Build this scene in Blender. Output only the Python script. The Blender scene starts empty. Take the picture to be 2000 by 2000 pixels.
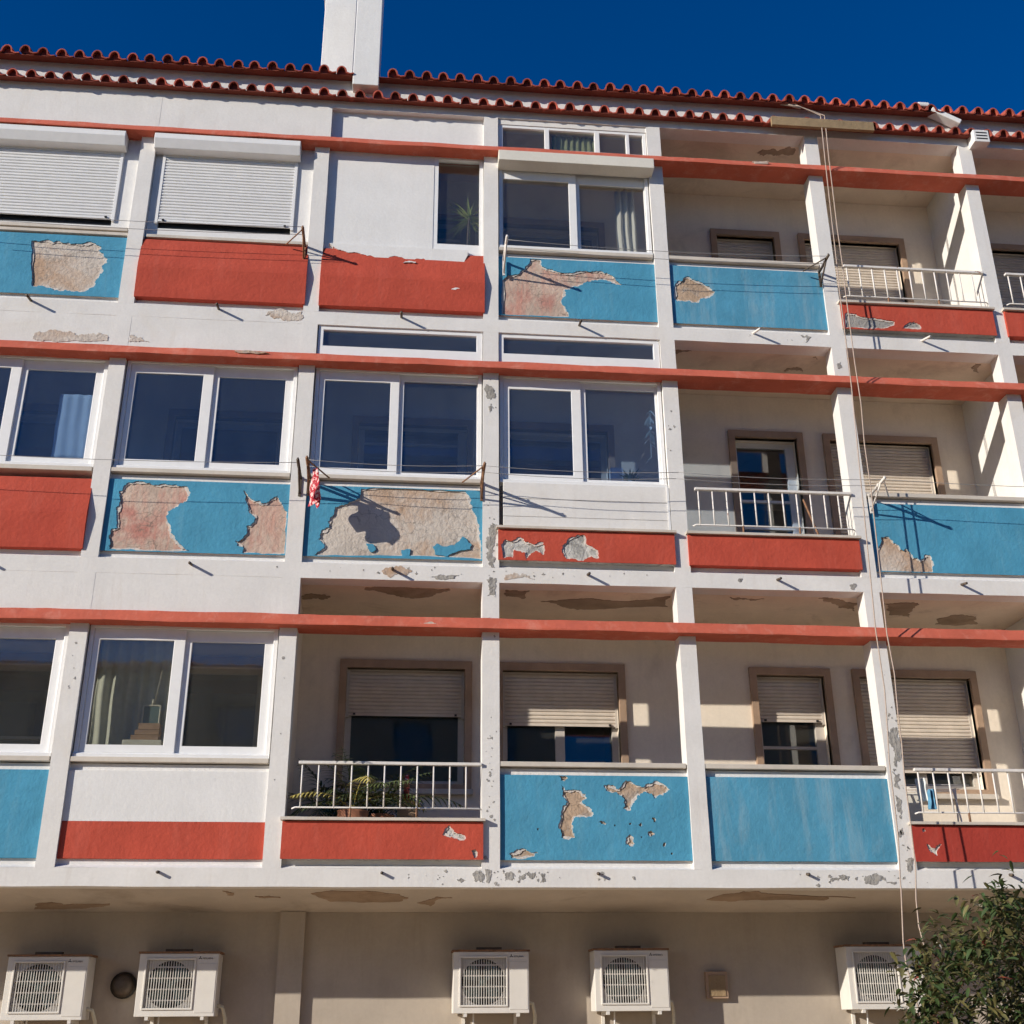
import bpy, bmesh, math, random
from mathutils import Vector, Matrix, noise
from mathutils.geometry import tessellate_polygon

S = bpy.context.scene
COL = S.collection
random.seed(7)

# ------------------------------------------------------------------ camera
CAM_P = (3.0509, -11.0047, -1.0676)
cam_d = bpy.data.cameras.new('camera')
cam = bpy.data.objects.new('camera', cam_d); COL.objects.link(cam)
yaw, pitch, roll = math.radians(5.564), math.radians(23.193), math.radians(-0.427)
fw = Vector((math.sin(yaw)*math.cos(pitch), math.cos(yaw)*math.cos(pitch), math.sin(pitch)))
rt = Vector((math.cos(yaw), -math.sin(yaw), 0)); up = rt.cross(fw)
rt2 = math.cos(roll)*rt + math.sin(roll)*up; up2 = -math.sin(roll)*rt + math.cos(roll)*up
cam.matrix_world = Matrix(((rt2.x, up2.x, -fw.x, CAM_P[0]), (rt2.y, up2.y, -fw.y, CAM_P[1]), (rt2.z, up2.z, -fw.z, CAM_P[2]), (0, 0, 0, 1)))
cam_d.sensor_width = 36.0; cam_d.lens = 36.0*2300/2000
cam_d.clip_start = 0.1; cam_d.clip_end = 2000
S.camera = cam

# ------------------------------------------------------------------ light
SUN = Vector((1.86, 1.0, -0.75)).normalized()          # direction the light travels
elev = math.asin(-SUN.z); az = math.atan2(-SUN.x, -SUN.y)
world = bpy.data.worlds.new('World'); S.world = world; world.use_nodes = True
wn = world.node_tree; bg = wn.nodes['Background']
sky = wn.nodes.new('ShaderNodeTexSky'); sky.sky_type = 'NISHITA'; sky.sun_disc = False
sky.sun_elevation = elev; sky.sun_rotation = az
sky.altitude = 300; sky.air_density = 1.0; sky.dust_density = 0.25; sky.ozone_density = 5.0
hs = wn.nodes.new('ShaderNodeHueSaturation'); hs.inputs['Saturation'].default_value = 1.5
hs.inputs['Hue'].default_value = 0.512
wn.links.new(sky.outputs[0], hs.inputs['Color']); wn.links.new(hs.outputs[0], bg.inputs[0])
bg.inputs[1].default_value = 0.086
sun_d = bpy.data.lights.new('sun', 'SUN'); sun_d.energy = 4.5; sun_d.angle = math.radians(0.5); sun_d.color = (1.0, 0.93, 0.82)
sun = bpy.data.objects.new('sun', sun_d); COL.objects.link(sun)
sun.rotation_euler = (-SUN).to_track_quat('Z', 'Y').to_euler(); sun.location = (-12, -14, 14)
S.view_settings.view_transform = 'Standard'; S.view_settings.look = 'None'
S.view_settings.exposure = 0.27; S.view_settings.gamma = 1.0
S.render.engine = 'CYCLES'
S.cycles.use_adaptive_sampling = True; S.cycles.adaptive_threshold = 0.035
S.cycles.max_bounces = 5; S.cycles.diffuse_bounces = 4; S.cycles.glossy_bounces = 3; S.cycles.transparent_max_bounces = 12

# ------------------------------------------------------------------ materials
def nodes(name):
    m = bpy.data.materials.new(name); m.use_nodes = True
    return m, m.node_tree, m.node_tree.nodes['Principled BSDF']

def ramp(nt, src, p0, p1, c0=(0, 0, 0, 1), c1=(1, 1, 1, 1)):
    r = nt.nodes.new('ShaderNodeValToRGB'); e = r.color_ramp.elements
    e[0].position = p0; e[1].position = p1; e[0].color = c0; e[1].color = c1
    nt.links.new(src, r.inputs[0]); return r.outputs[0]

def noise_tex(nt, scale, detail=6, rough=.6, stretch=(1, 1, 1), dist=0.0, off=(0, 0, 0)):
    g = nt.nodes.new('ShaderNodeNewGeometry'); mp = nt.nodes.new('ShaderNodeMapping')
    mp.inputs['Scale'].default_value = stretch; mp.inputs['Location'].default_value = off
    nt.links.new(g.outputs['Position'], mp.inputs[0])
    n = nt.nodes.new('ShaderNodeTexNoise'); n.inputs['Scale'].default_value = scale
    n.inputs['Detail'].default_value = detail; n.inputs['Roughness'].default_value = rough
    n.inputs['Distortion'].default_value = dist
    nt.links.new(mp.outputs[0], n.inputs['Vector']); return n.outputs['Fac']

def mix(nt, fac, a, b, mode='MIX'):
    m = nt.nodes.new('ShaderNodeMix'); m.data_type = 'RGBA'; m.blend_type = mode
    if isinstance(fac, (int, float)): m.inputs[0].default_value = fac
    else: nt.links.new(fac, m.inputs[0])
    for s, v in ((6, a), (7, b)):
        if isinstance(v, tuple): m.inputs[s].default_value = v if len(v) == 4 else (*v, 1)
        else: nt.links.new(v, m.inputs[s])
    return m.outputs[2]

def plaster(name, col, var=.12, streak=.18, streak_col=(.30, .27, .23), bump=.25, rough=.9, spot=0.0, spot_col=(.35, .32, .28), blotch=None, streak_pos=(.52, .78), crack=0.0):
    m, nt, p = nodes(name)
    dark = tuple(c*(1-var) for c in col); light = tuple(min(1, c*(1+var*.6)) for c in col)
    c = mix(nt, ramp(nt, noise_tex(nt, 2.3, 5, .62), .3, .7), dark, light)
    c = mix(nt, ramp(nt, noise_tex(nt, 38, 2, .6), .2, .8), mix(nt, .93, (0, 0, 0), c), c)
    if streak:
        s = ramp(nt, noise_tex(nt, 3.0, 5, .68, (2.6, 2.6, .35), 0.4), streak_pos[0], streak_pos[1])
        mm = nt.nodes.new('ShaderNodeMath'); mm.operation = 'MULTIPLY'; mm.inputs[1].default_value = streak
        nt.links.new(s, mm.inputs[0]); c = mix(nt, mm.outputs[0], c, streak_col)
    if blotch:
        s = ramp(nt, noise_tex(nt, blotch[2], 5, .65, (1, 1, 1), .6, (3, 1, 7)), blotch[3], blotch[3]+.16)
        mm = nt.nodes.new('ShaderNodeMath'); mm.operation = 'MULTIPLY'; mm.inputs[1].default_value = blotch[1]
        nt.links.new(s, mm.inputs[0]); c = mix(nt, mm.outputs[0], c, blotch[0])
    if crack:
        g = nt.nodes.new('ShaderNodeNewGeometry'); vz = nt.nodes.new('ShaderNodeTexVoronoi'); vz.feature = 'DISTANCE_TO_EDGE'; vz.inputs['Scale'].default_value = 9
        nm = nt.nodes.new('ShaderNodeTexNoise'); nm.inputs['Scale'].default_value = 6; nm.inputs['Detail'].default_value = 3; nt.links.new(g.outputs['Position'], nm.inputs['Vector'])
        ad = nt.nodes.new('ShaderNodeVectorMath'); ad.operation = 'MULTIPLY_ADD'; ad.inputs[1].default_value = (.22, .22, .22)
        nt.links.new(nm.outputs['Color'], ad.inputs[0]); nt.links.new(g.outputs['Position'], ad.inputs[2]); nt.links.new(ad.outputs[0], vz.inputs['Vector'])
        s1 = ramp(nt, vz.outputs['Distance'], .012, .05, (1, 1, 1, 1), (0, 0, 0, 1)); s2 = ramp(nt, noise_tex(nt, 3.3, 3, .5, off=(9, 2, 4)), .48, .56)
        s = mix(nt, 1.0, s1, s2, 'MULTIPLY'); mm = nt.nodes.new('ShaderNodeMath'); mm.operation = 'MULTIPLY'; mm.inputs[1].default_value = crack
        nt.links.new(s, mm.inputs[0]); c = mix(nt, mm.outputs[0], c, tuple(x*.38 for x in col))
    if spot:
        s = ramp(nt, noise_tex(nt, 9, 9, .72, (1, 1, 1), .3, (1, 5, 2)), .70-spot*.1, .72-spot*.1)
        c = mix(nt, s, c, spot_col)
    nt.links.new(c, p.inputs['Base Color']); p.inputs['Roughness'].default_value = rough
    p.inputs['Specular IOR Level'].default_value = .25
    if not bump: return m
    b = nt.nodes.new('ShaderNodeBump'); b.inputs['Strength'].default_value = bump; b.inputs['Distance'].default_value = .02
    nt.links.new(noise_tex(nt, 22, 4, .6), b.inputs['Height']); nt.links.new(b.outputs[0], p.inputs['Normal'])
    return m

def simple(name, col, rough=.5, metal=0, var=.08, scale=30):
    m, nt, p = nodes(name)
    c = mix(nt, ramp(nt, noise_tex(nt, scale, 5, .6), .3, .7), tuple(x*(1-var) for x in col), tuple(min(1, x*(1+var)) for x in col))
    nt.links.new(c, p.inputs['Base Color']); p.inputs['Roughness'].default_value = rough; p.inputs['Metallic'].default_value = metal
    return m

def glass(name, tint, refl=1.0, haze=.05, haze_col=(.55, .62, .68)):
    m = bpy.data.materials.new(name); m.use_nodes = True; nt = m.node_tree
    for n in list(nt.nodes):
        if n.type != 'OUTPUT_MATERIAL': nt.nodes.remove(n)
    out = [n for n in nt.nodes if n.type == 'OUTPUT_MATERIAL'][0]
    t = nt.nodes.new('ShaderNodeBsdfTransparent'); t.inputs[0].default_value = (*tint, 1)
    g = nt.nodes.new('ShaderNodeBsdfGlossy'); g.inputs['Roughness'].default_value = .03; g.inputs[0].default_value = (refl, refl, refl, 1)
    bm_ = nt.nodes.new('ShaderNodeBump'); bm_.inputs['Strength'].default_value = .02; bm_.inputs['Distance'].default_value = .05
    nt.links.new(noise_tex(nt, 2.5, 2, .5), bm_.inputs['Height']); nt.links.new(bm_.outputs[0], g.inputs['Normal'])
    lw = nt.nodes.new('ShaderNodeLayerWeight')          # Schlick: the same reflectance from either side of the sheet
    p5 = nt.nodes.new('ShaderNodeMath'); p5.operation = 'POWER'; p5.inputs[1].default_value = 5.0; nt.links.new(lw.outputs['Facing'], p5.inputs[0])
    f = nt.nodes.new('ShaderNodeMath'); f.operation = 'MULTIPLY_ADD'; f.inputs[1].default_value = .93; f.inputs[2].default_value = .07; nt.links.new(p5.outputs[0], f.inputs[0])
    x = nt.nodes.new('ShaderNodeMixShader')
    nt.links.new(f.outputs[0], x.inputs[0]); nt.links.new(t.outputs[0], x.inputs[1]); nt.links.new(g.outputs[0], x.inputs[2])
    df = nt.nodes.new('ShaderNodeBsdfDiffuse'); df.inputs[0].default_value = (*haze_col, 1)  # pale diffuse layer added to lighten the panes, standing in for light inside
    x2 = nt.nodes.new('ShaderNodeMixShader'); s = ramp(nt, noise_tex(nt, 1.8, 4, .6, (2.5, 2.5, .5), .3), .2, .8, (haze*.55, haze*.55, haze*.55, 1), (haze*1.3, haze*1.3, haze*1.3, 1))
    nt.links.new(s, x2.inputs[0]); nt.links.new(x.outputs[0], x2.inputs[1]); nt.links.new(df.outputs[0], x2.inputs[2])
    nt.links.new(x2.outputs[0], out.inputs[0])
    return m

M = {}
M['white'] = plaster('white_plaster', (.75, .728, .695), .07, .34, (.50, .43, .36), .12, streak_pos=(.55, .85), blotch=((.66, .60, .51), .35, 1.2, .55))
M['white_clean'] = plaster('white_render', (.765, .755, .735), .05, .14, (.5, .46, .4), .12)
M['ledge'] = plaster('white_ledge_paint', (.78, .76, .735), .05, .10, (.4, .36, .3), .2, spot=.25)
M['cream'] = plaster('balcony_wall_paint', (.85, .75, .62), .07, .14, (.36, .30, .24), 0, blotch=((.42, .36, .29), .35, 1.7, .58))
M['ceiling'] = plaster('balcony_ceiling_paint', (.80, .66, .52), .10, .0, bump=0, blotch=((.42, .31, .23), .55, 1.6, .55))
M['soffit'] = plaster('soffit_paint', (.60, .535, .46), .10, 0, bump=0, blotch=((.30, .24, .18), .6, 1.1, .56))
M['red'] = plaster('red_paint', (.50, .080, .048), .14, .30, (.56, .15, .11), .3, blotch=((.42, .060, .038), .5, 1.5, .53))
M['red_deep'] = plaster('deep_red_paint', (.40, .050, .034), .12, .22, (.56, .15, .11), .25)
M['band'] = plaster('salmon_band_paint', (.54, .125, .075), .16, .42, (.66, .34, .26), .3, blotch=((.44, .10, .07), .5, 3.0, .55))
M['blue'] = plaster('blue_paint', (.076, .305, .46), .16, .38, (.17, .36, .45), .3, blotch=((.062, .26, .40), .6, 2.2, .53))
M['blue_faded'] = plaster('faded_blue_paint', (.085, .305, .455), .18, .62, (.30, .42, .47), .25, streak_pos=(.48, .80))
M['bare'] = plaster('bare_plaster', (.57, .44, .355), .24, .75, (.53, .26, .20), .5, blotch=((.46, .175, .14), .8, 2.1, .49), streak_pos=(.46, .66), crack=.7)
M['bare_tan'] = plaster('tan_bare_plaster', (.50, .36, .25), .25, .3, (.30, .24, .20), .6, blotch=((.33, .30, .27), .8, 5.0, .52), crack=.5)
M['bare_pale'] = plaster('pale_bare_plaster', (.60, .53, .46), .18, .3, (.40, .33, .28), .6, blotch=((.46, .31, .21), .95, 1.3, .46), crack=.55)
M['cement_pale'] = plaster('pale_cement', (.56, .54, .50), .35, .5, (.25, .24, .22), .8, blotch=((.27, .26, .24), .9, 7.0, .47))
M['cement'] = plaster('grey_cement', (.36, .34, .31), .35, .3, (.16, .15, .14), .9)
M['cement_ceiling'] = plaster('ceiling_bare_cement', (.41, .305, .22), .28, 0, bump=.4, blotch=((.27, .19, .13), .8, 3.0, .5))
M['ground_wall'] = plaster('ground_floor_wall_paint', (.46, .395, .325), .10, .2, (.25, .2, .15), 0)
M['tile'] = plaster('roof_tile_clay', (.40, .085, .055), .35, .55, (.16, .055, .045), .5, rough=.85, blotch=((.27, .17, .12), .5, 14.0, .56))
_nt = M['tile'].node_tree; _p = _nt.nodes['Principled BSDF']; _src = _p.inputs['Base Color'].links[0].from_socket
_oi = _nt.nodes.new('ShaderNodeObjectInfo'); _hv = _nt.nodes.new('ShaderNodeHueSaturation'); _mr = _nt.nodes.new('ShaderNodeMapRange')
_mr.inputs['To Min'].default_value = .62; _mr.inputs['To Max'].default_value = 1.25
_nt.links.new(_oi.outputs['Random'], _mr.inputs[0]); _nt.links.new(_mr.outputs[0], _hv.inputs['Value']); _nt.links.new(_src, _hv.inputs['Color']); _nt.links.new(_hv.outputs[0], _p.inputs['Base Color'])
M['marble'] = plaster('marble_coping', (.62, .56, .48), .15, .25, (.4, .33, .26), .1, rough=.6)
M['surround'] = plaster('brown_marble_surround', (.42, .29, .20), .25, .35, (.26, .17, .11), .1, rough=.55)
M['pvc'] = simple('white_pvc_frame', (.80, .795, .78), .38, 0, .03, 12)
M['alu'] = simple('beige_aluminium_frame', (.55, .50, .44), .4, 0, .06, 15)
M['slat_white'] = simple('white_shutter_slat', (.76, .755, .74), .45, 0, .04, 10)
M['slat_beige'] = simple('beige_shutter_slat', (.66, .58, .49), .5, 0, .08, 8)
M['box_cream'] = plaster('cream_box_paint', (.74, .70, .61), .06, .15, (.5, .44, .36), .05, rough=.5)
M['rail'] = plaster('white_rail_paint', (.76, .72, .67), .08, .0, bump=.2, rough=.5, spot=.6, spot_col=(.30, .12, .06))
M['rust'] = simple('rusty_steel', (.25, .13, .07), .8, .2, .35, 25)
M['dark_metal'] = simple('dark_bracket_steel', (.10, .075, .055), .6, .3, .3, 25)
M['glass'] = glass('tinted_window_glass', (.70, .78, .88), haze=.022)
M['glass_clear'] = glass('clear_window_glass', (.86, .87, .86), haze=.025, haze_col=(.6, .60, .55))
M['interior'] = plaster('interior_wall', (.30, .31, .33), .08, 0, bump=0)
M['skim'] = plaster('pale_skim_coat', (.66, .60, .54), .2, .2, (.45, .36, .3), .5)
M['facing'] = plaster('opposite_wall', (.42, .36, .29), .1, 0, bump=0)
M['mortar'] = plaster('dark_tile_mortar', (.22, .06, .04), .2, 0, bump=.3)
M['interior_light'] = plaster('enclosure_wall', (.42, .43, .42), .08, 0, bump=0)
M['black'] = simple('black_plastic', (.018, .017, .016), .5)
M['wood'] = plaster('weathered_wood', (.33, .235, .135), .25, .5, (.20, .14, .08), .4)
M['ac'] = simple('air_conditioner_casing', (.70, .665, .61), .45, 0, .04, 8)
M['ac_dark'] = simple('fan_recess', (.025, .022, .02), .6)
M['rope'] = simple('beige_rope', (.42, .33, .27), .9, 0, .15, 60)
M['wire'] = simple('grey_washing_line', (.30, .29, .28), .6)
M['asphalt'] = plaster('asphalt', (.055, .055, .057), .2, 0, bump=.4)
M['paving'] = plaster('limestone_paving', (.60, .455, .30), .15, 0, bump=.3)
M['kerb'] = plaster('kerb_stone', (.42, .40, .37), .15, 0, bump=.3)
M['bark'] = plaster('bark', (.12, .095, .075), .3, .5, (.05, .04, .03), .8)
def leafmat(name, col, trans=.25, var=.35):
    m = simple(name, col, .5, 0, var, 6); p = m.node_tree.nodes['Principled BSDF']
    p.inputs['Transmission Weight'].default_value = 0
    try: p.inputs['Subsurface Weight'].default_value = 0
    except Exception: pass
    return m
M['leaf'] = leafmat('dark_green_leaf', (.045, .075, .022))
M['leaf2'] = leafmat('olive_leaf', (.12, .11, .04))
M['leaf_red'] = leafmat('red_young_leaf', (.22, .05, .03))
M['leaf_pale'] = leafmat('pale_blossom', (.62, .58, .48))
M['palm_green'] = leafmat('palm_leaf', (.09, .12, .04))
M['palm_yellow'] = leafmat('yellowed_palm_leaf', (.46, .38, .10))
M['yucca'] = leafmat('yucca_leaf', (.36, .42, .13))
M['terracotta'] = simple('terracotta_pot', (.32, .13, .07), .8)
M['curtain_grey'] = simple('grey_green_curtain', (.55, .55, .46), .9, 0, .08, 20)
M['curtain_white'] = simple('white_curtain', (.70, .68, .63), .9, 0, .06, 20)
M['cloth_white'] = simple('pale_cloth', (.72, .76, .74), .9, 0, .05, 25)
M['cloth_green'] = simple('green_net_curtain', (.25, .27, .15), .9, 0, .12, 20)
M['cloth_red'] = simple('red_patterned_cloth', (.45, .02, .03), .9, 0, .2, 20)
M['cloth_blue'] = simple('blue_cloth', (.10, .27, .42), .9, 0, .2, 20)
M['cardboard'] = simple('brown_cardboard', (.36, .22, .12), .9, 0, .15, 20)
M['plastic_teal'] = simple('grey_teal_plastic', (.09, .14, .13), .5)
M['plastic_cream'] = simple('cream_plastic', (.6, .56, .44), .5)
M['red_plastic'] = simple('red_plastic', (.40, .05, .04), .5)
# patterned cloth: white flecks on red
def fleck(name):
    m, nt, p = nodes(name)
    c = mix(nt, ramp(nt, noise_tex(nt, 34, 3, .6, (1, 1, .7), .5), .50, .56), (.40, .015, .03, 1), (.80, .55, .52, 1))
    nt.links.new(c, p.inputs['Base Color']); p.inputs['Roughness'].default_value = .9
    return m
M['cloth_fleck'] = fleck('red_white_flecked_cloth')

# ------------------------------------------------------------------ mesh helpers
class MB:
    def __init__(s): s.v = []; s.f = []; s.sm = []
    def add(s, vs, fs, smooth=False):
        o = len(s.v); s.v += [tuple(a) for a in vs]; s.f += [tuple(i+o for i in f) for f in fs]; s.sm += [smooth]*len(fs)
    def box(s, x0, x1, y0, y1, z0, z1):
        s.add([(x0, y0, z0), (x1, y0, z0), (x1, y1, z0), (x0, y1, z0), (x0, y0, z1), (x1, y0, z1), (x1, y1, z1), (x0, y1, z1)],
              [(0, 3, 2, 1), (4, 5, 6, 7), (0, 1, 5, 4), (1, 2, 6, 5), (2, 3, 7, 6), (3, 0, 4, 7)]); return s
    def prism(s, prof, x0, x1, seg=1, jit=0.0, seed=0.0):
        n = len(prof); vs = []
        for k in range(seg+1):
            x = x0+(x1-x0)*k/seg
            for i, (y, z) in enumerate(prof):
                if jit:
                    dz = noise.noise((x*1.7+seed, i*9.1, 0))*jit + noise.noise((x*9+seed, i*5.3, 3))*jit*.45
                    dy = noise.noise((x*2.1+seed, i*4.7, 8))*jit*.5
                else: dz = dy = 0
                vs.append((x, y+dy, z+dz))
        fs = [tuple(range(n))[::-1], tuple(range(seg*n, seg*n+n))]
        for k in range(seg):
            for i in range(n):
                j = (i+1) % n
                fs.append((k*n+i, k*n+j, (k+1)*n+j, (k+1)*n+i))
        s.add(vs, fs); return s
    def tube(s, pts, r, n=6, r2=None, cap=True):
        pts = [Vector(p) for p in pts]; vs = []; m = len(pts); ref = None
        for k, p in enumerate(pts):
            d = (pts[min(k+1, m-1)]-pts[max(k-1, 0)]).normalized()
            if ref is None: ref = Vector((0, 0, 1)) if abs(d.z) < .9 else Vector((1, 0, 0))
            a = d.cross(ref).normalized(); b = a.cross(d).normalized(); ref = b if abs(b.dot(d)) < .9 else ref
            rr = r if r2 is None else r+(r2-r)*k/max(1, m-1)
            for i in range(n):
                t = 2*math.pi*i/n; vs.append(p+a*(math.cos(t)*rr)+b*(math.sin(t)*rr))
        fs = []
        for k in range(m-1):
            for i in range(n):
                j = (i+1) % n; fs.append((k*n+i, k*n+j, (k+1)*n+j, (k+1)*n+i))
        if cap: fs += [tuple(range(n))[::-1], tuple(range((m-1)*n, m*n))]
        s.add(vs, fs, True); return s
    def plate(s, x0, x1, z0, z1, y0, y1, holes=()):
        xs = sorted({x0, x1, *[min(max(h[i], x0), x1) for h in holes for i in (0, 1)]}); zs = sorted({z0, z1, *[min(max(h[i], z0), z1) for h in holes for i in (2, 3)]})
        nx, nz = len(xs)-1, len(zs)-1
        def solid(i, j):
            if i < 0 or j < 0 or i >= nx or j >= nz: return False
            cx, cz = (xs[i]+xs[i+1])/2, (zs[j]+zs[j+1])/2
            return not any(h[0] < cx < h[1] and h[2] < cz < h[3] for h in holes)
        V = {}
        vs = []; fs = []
        def vid(i, j, k):
            if (i, j, k) not in V: V[(i, j, k)] = len(vs); vs.append((xs[i], (y0, y1)[k], zs[j]))
            return V[(i, j, k)]
        for i in range(nx):
            for j in range(nz):
                if not solid(i, j): continue
                fs.append((vid(i, j, 0), vid(i+1, j, 0), vid(i+1, j+1, 0), vid(i, j+1, 0)))
                fs.append((vid(i, j, 1), vid(i, j+1, 1), vid(i+1, j+1, 1), vid(i+1, j, 1)))
                if not solid(i-1, j): fs.append((vid(i, j, 0), vid(i, j+1, 0), vid(i, j+1, 1), vid(i, j, 1)))
                if not solid(i+1, j): fs.append((vid(i+1, j, 0), vid(i+1, j, 1), vid(i+1, j+1, 1), vid(i+1, j+1, 0)))
                if not solid(i, j-1): fs.append((vid(i, j, 0), vid(i, j, 1), vid(i+1, j, 1), vid(i+1, j, 0)))
                if not solid(i, j+1): fs.append((vid(i, j+1, 0), vid(i+1, j+1, 0), vid(i+1, j+1, 1), vid(i, j+1, 1)))
        s.add(vs, fs); return s
    def sheet(s, outer, holes, y0, y1):
        """polygon in the XZ plane with holes, extruded from y0 (front) to y1"""
        loops = [outer]+list(holes)
        pts = [p for l in loops for p in l]
        tris = tessellate_polygon([[Vector((p[0], p[1], 0)) for p in l] for l in loops])
        n = len(pts); vs = [(p[0], y0, p[1]) for p in pts]+[(p[0], y1, p[1]) for p in pts]; fs = []
        for t in tris:
            a, b, c = [pts[i] for i in t]
            cr = (b[0]-a[0])*(c[1]-a[1])-(b[1]-a[1])*(c[0]-a[0])
            fs.append(t if cr > 0 else t[::-1])
        o = 0
        for l in loops:
            m = len(l)
            for i in range(m): j = (i+1) % m; fs.append((o+i, o+j, n+o+j, n+o+i))
            o += m
        s.add(vs, fs); return s
    def flat(s, poly, z0, z1):
        pts = poly; tris = tessellate_polygon([[Vector((p[0], p[1], 0)) for p in pts]]); n = len(pts)
        vs = [(p[0], p[1], z0) for p in pts]+[(p[0], p[1], z1) for p in pts]
        fs = [t for t in tris]
        for i in range(n): j = (i+1) % n; fs.append((i, j, n+j, n+i))
        s.add(vs, fs); return s
    def mesh(s, name):
        me = bpy.data.meshes.new(name); me.from_pydata(s.v, [], s.f)
        me.polygons.foreach_set('use_smooth', s.sm); me.validate(); me.update(); return me
    def obj(s, name, mat, parent=None, bevel=0.0, fix=False):
        me = s.mesh(name)
        if fix:
            b = bmesh.new(); b.from_mesh(me); bmesh.ops.recalc_face_normals(b, faces=b.faces); b.to_mesh(me); b.free()
        return link(name, me, mat, parent, bevel)

def link(name, me, mat, parent=None, bevel=0.0):
    o = bpy.data.objects.new(name, me); COL.objects.link(o)
    if mat and not me.materials: me.materials.append(M[mat] if isinstance(mat, str) else mat)
    if parent is not None: attach(o, parent)
    if bevel:
        md = o.modifiers.new('bevel', 'BEVEL'); md.width = bevel; md.segments = 2; md.limit_method = 'ANGLE'
    return o

ORIGIN = {}
def attach(o, parent):
    o.parent = parent
    q = ORIGIN.get(parent.name)
    if q: o.matrix_parent_inverse = Matrix.Translation((-q[0], -q[1], -q[2]))

def thing(name, label, cat, loc, group=None):
    e = bpy.data.objects.new(name, None); COL.objects.link(e); e.location = loc; e.empty_display_size = .2
    tag(e, label, cat, group); ORIGIN[e.name] = loc
    return e
def tag(o, label, cat, group=None, kind=None):
    if label: o['label'] = label
    if cat: o['category'] = cat
    if group: o['group'] = group
    if kind: o['kind'] = kind
    return o

def rough(poly, amp=.012, it=3, seed=0):
    rnd = random.Random(seed); P = [tuple(p) for p in poly]
    a = amp
    for _ in range(it):
        Q = []
        for i, p in enumerate(P):
            q = P[(i+1) % len(P)]; dx, dz = q[0]-p[0], q[1]-p[1]; L = math.hypot(dx, dz)
            Q.append(p)
            if L > .012:
                k = rnd.uniform(-1, 1)*min(a, L*.30)
                Q.append(((p[0]+q[0])/2-dz/L*k, (p[1]+q[1])/2+dx/L*k))
        P = Q; a *= .62
    return P
def inset(poly, d):
    n = len(poly); A = sum(poly[i][0]*poly[(i+1) % n][1]-poly[(i+1) % n][0]*poly[i][1] for i in range(n)); s = 1 if A > 0 else -1; out = []
    for i in range(n):
        a, p, b = poly[i-1], poly[i], poly[(i+1) % n]
        tx, tz = b[0]-a[0], b[1]-a[1]; L = math.hypot(tx, tz) or 1
        out.append((p[0]-s*tz/L*d, p[1]+s*tx/L*d))
    return out
def clamp(poly, x0, x1, z0, z1):
    out = []
    for p in poly:
        q = (min(max(p[0], x0), x1), min(max(p[1], z0), z1))
        if not out or math.hypot(q[0]-out[-1][0], q[1]-out[-1][1]) > .0015: out.append(q)
    return out

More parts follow.
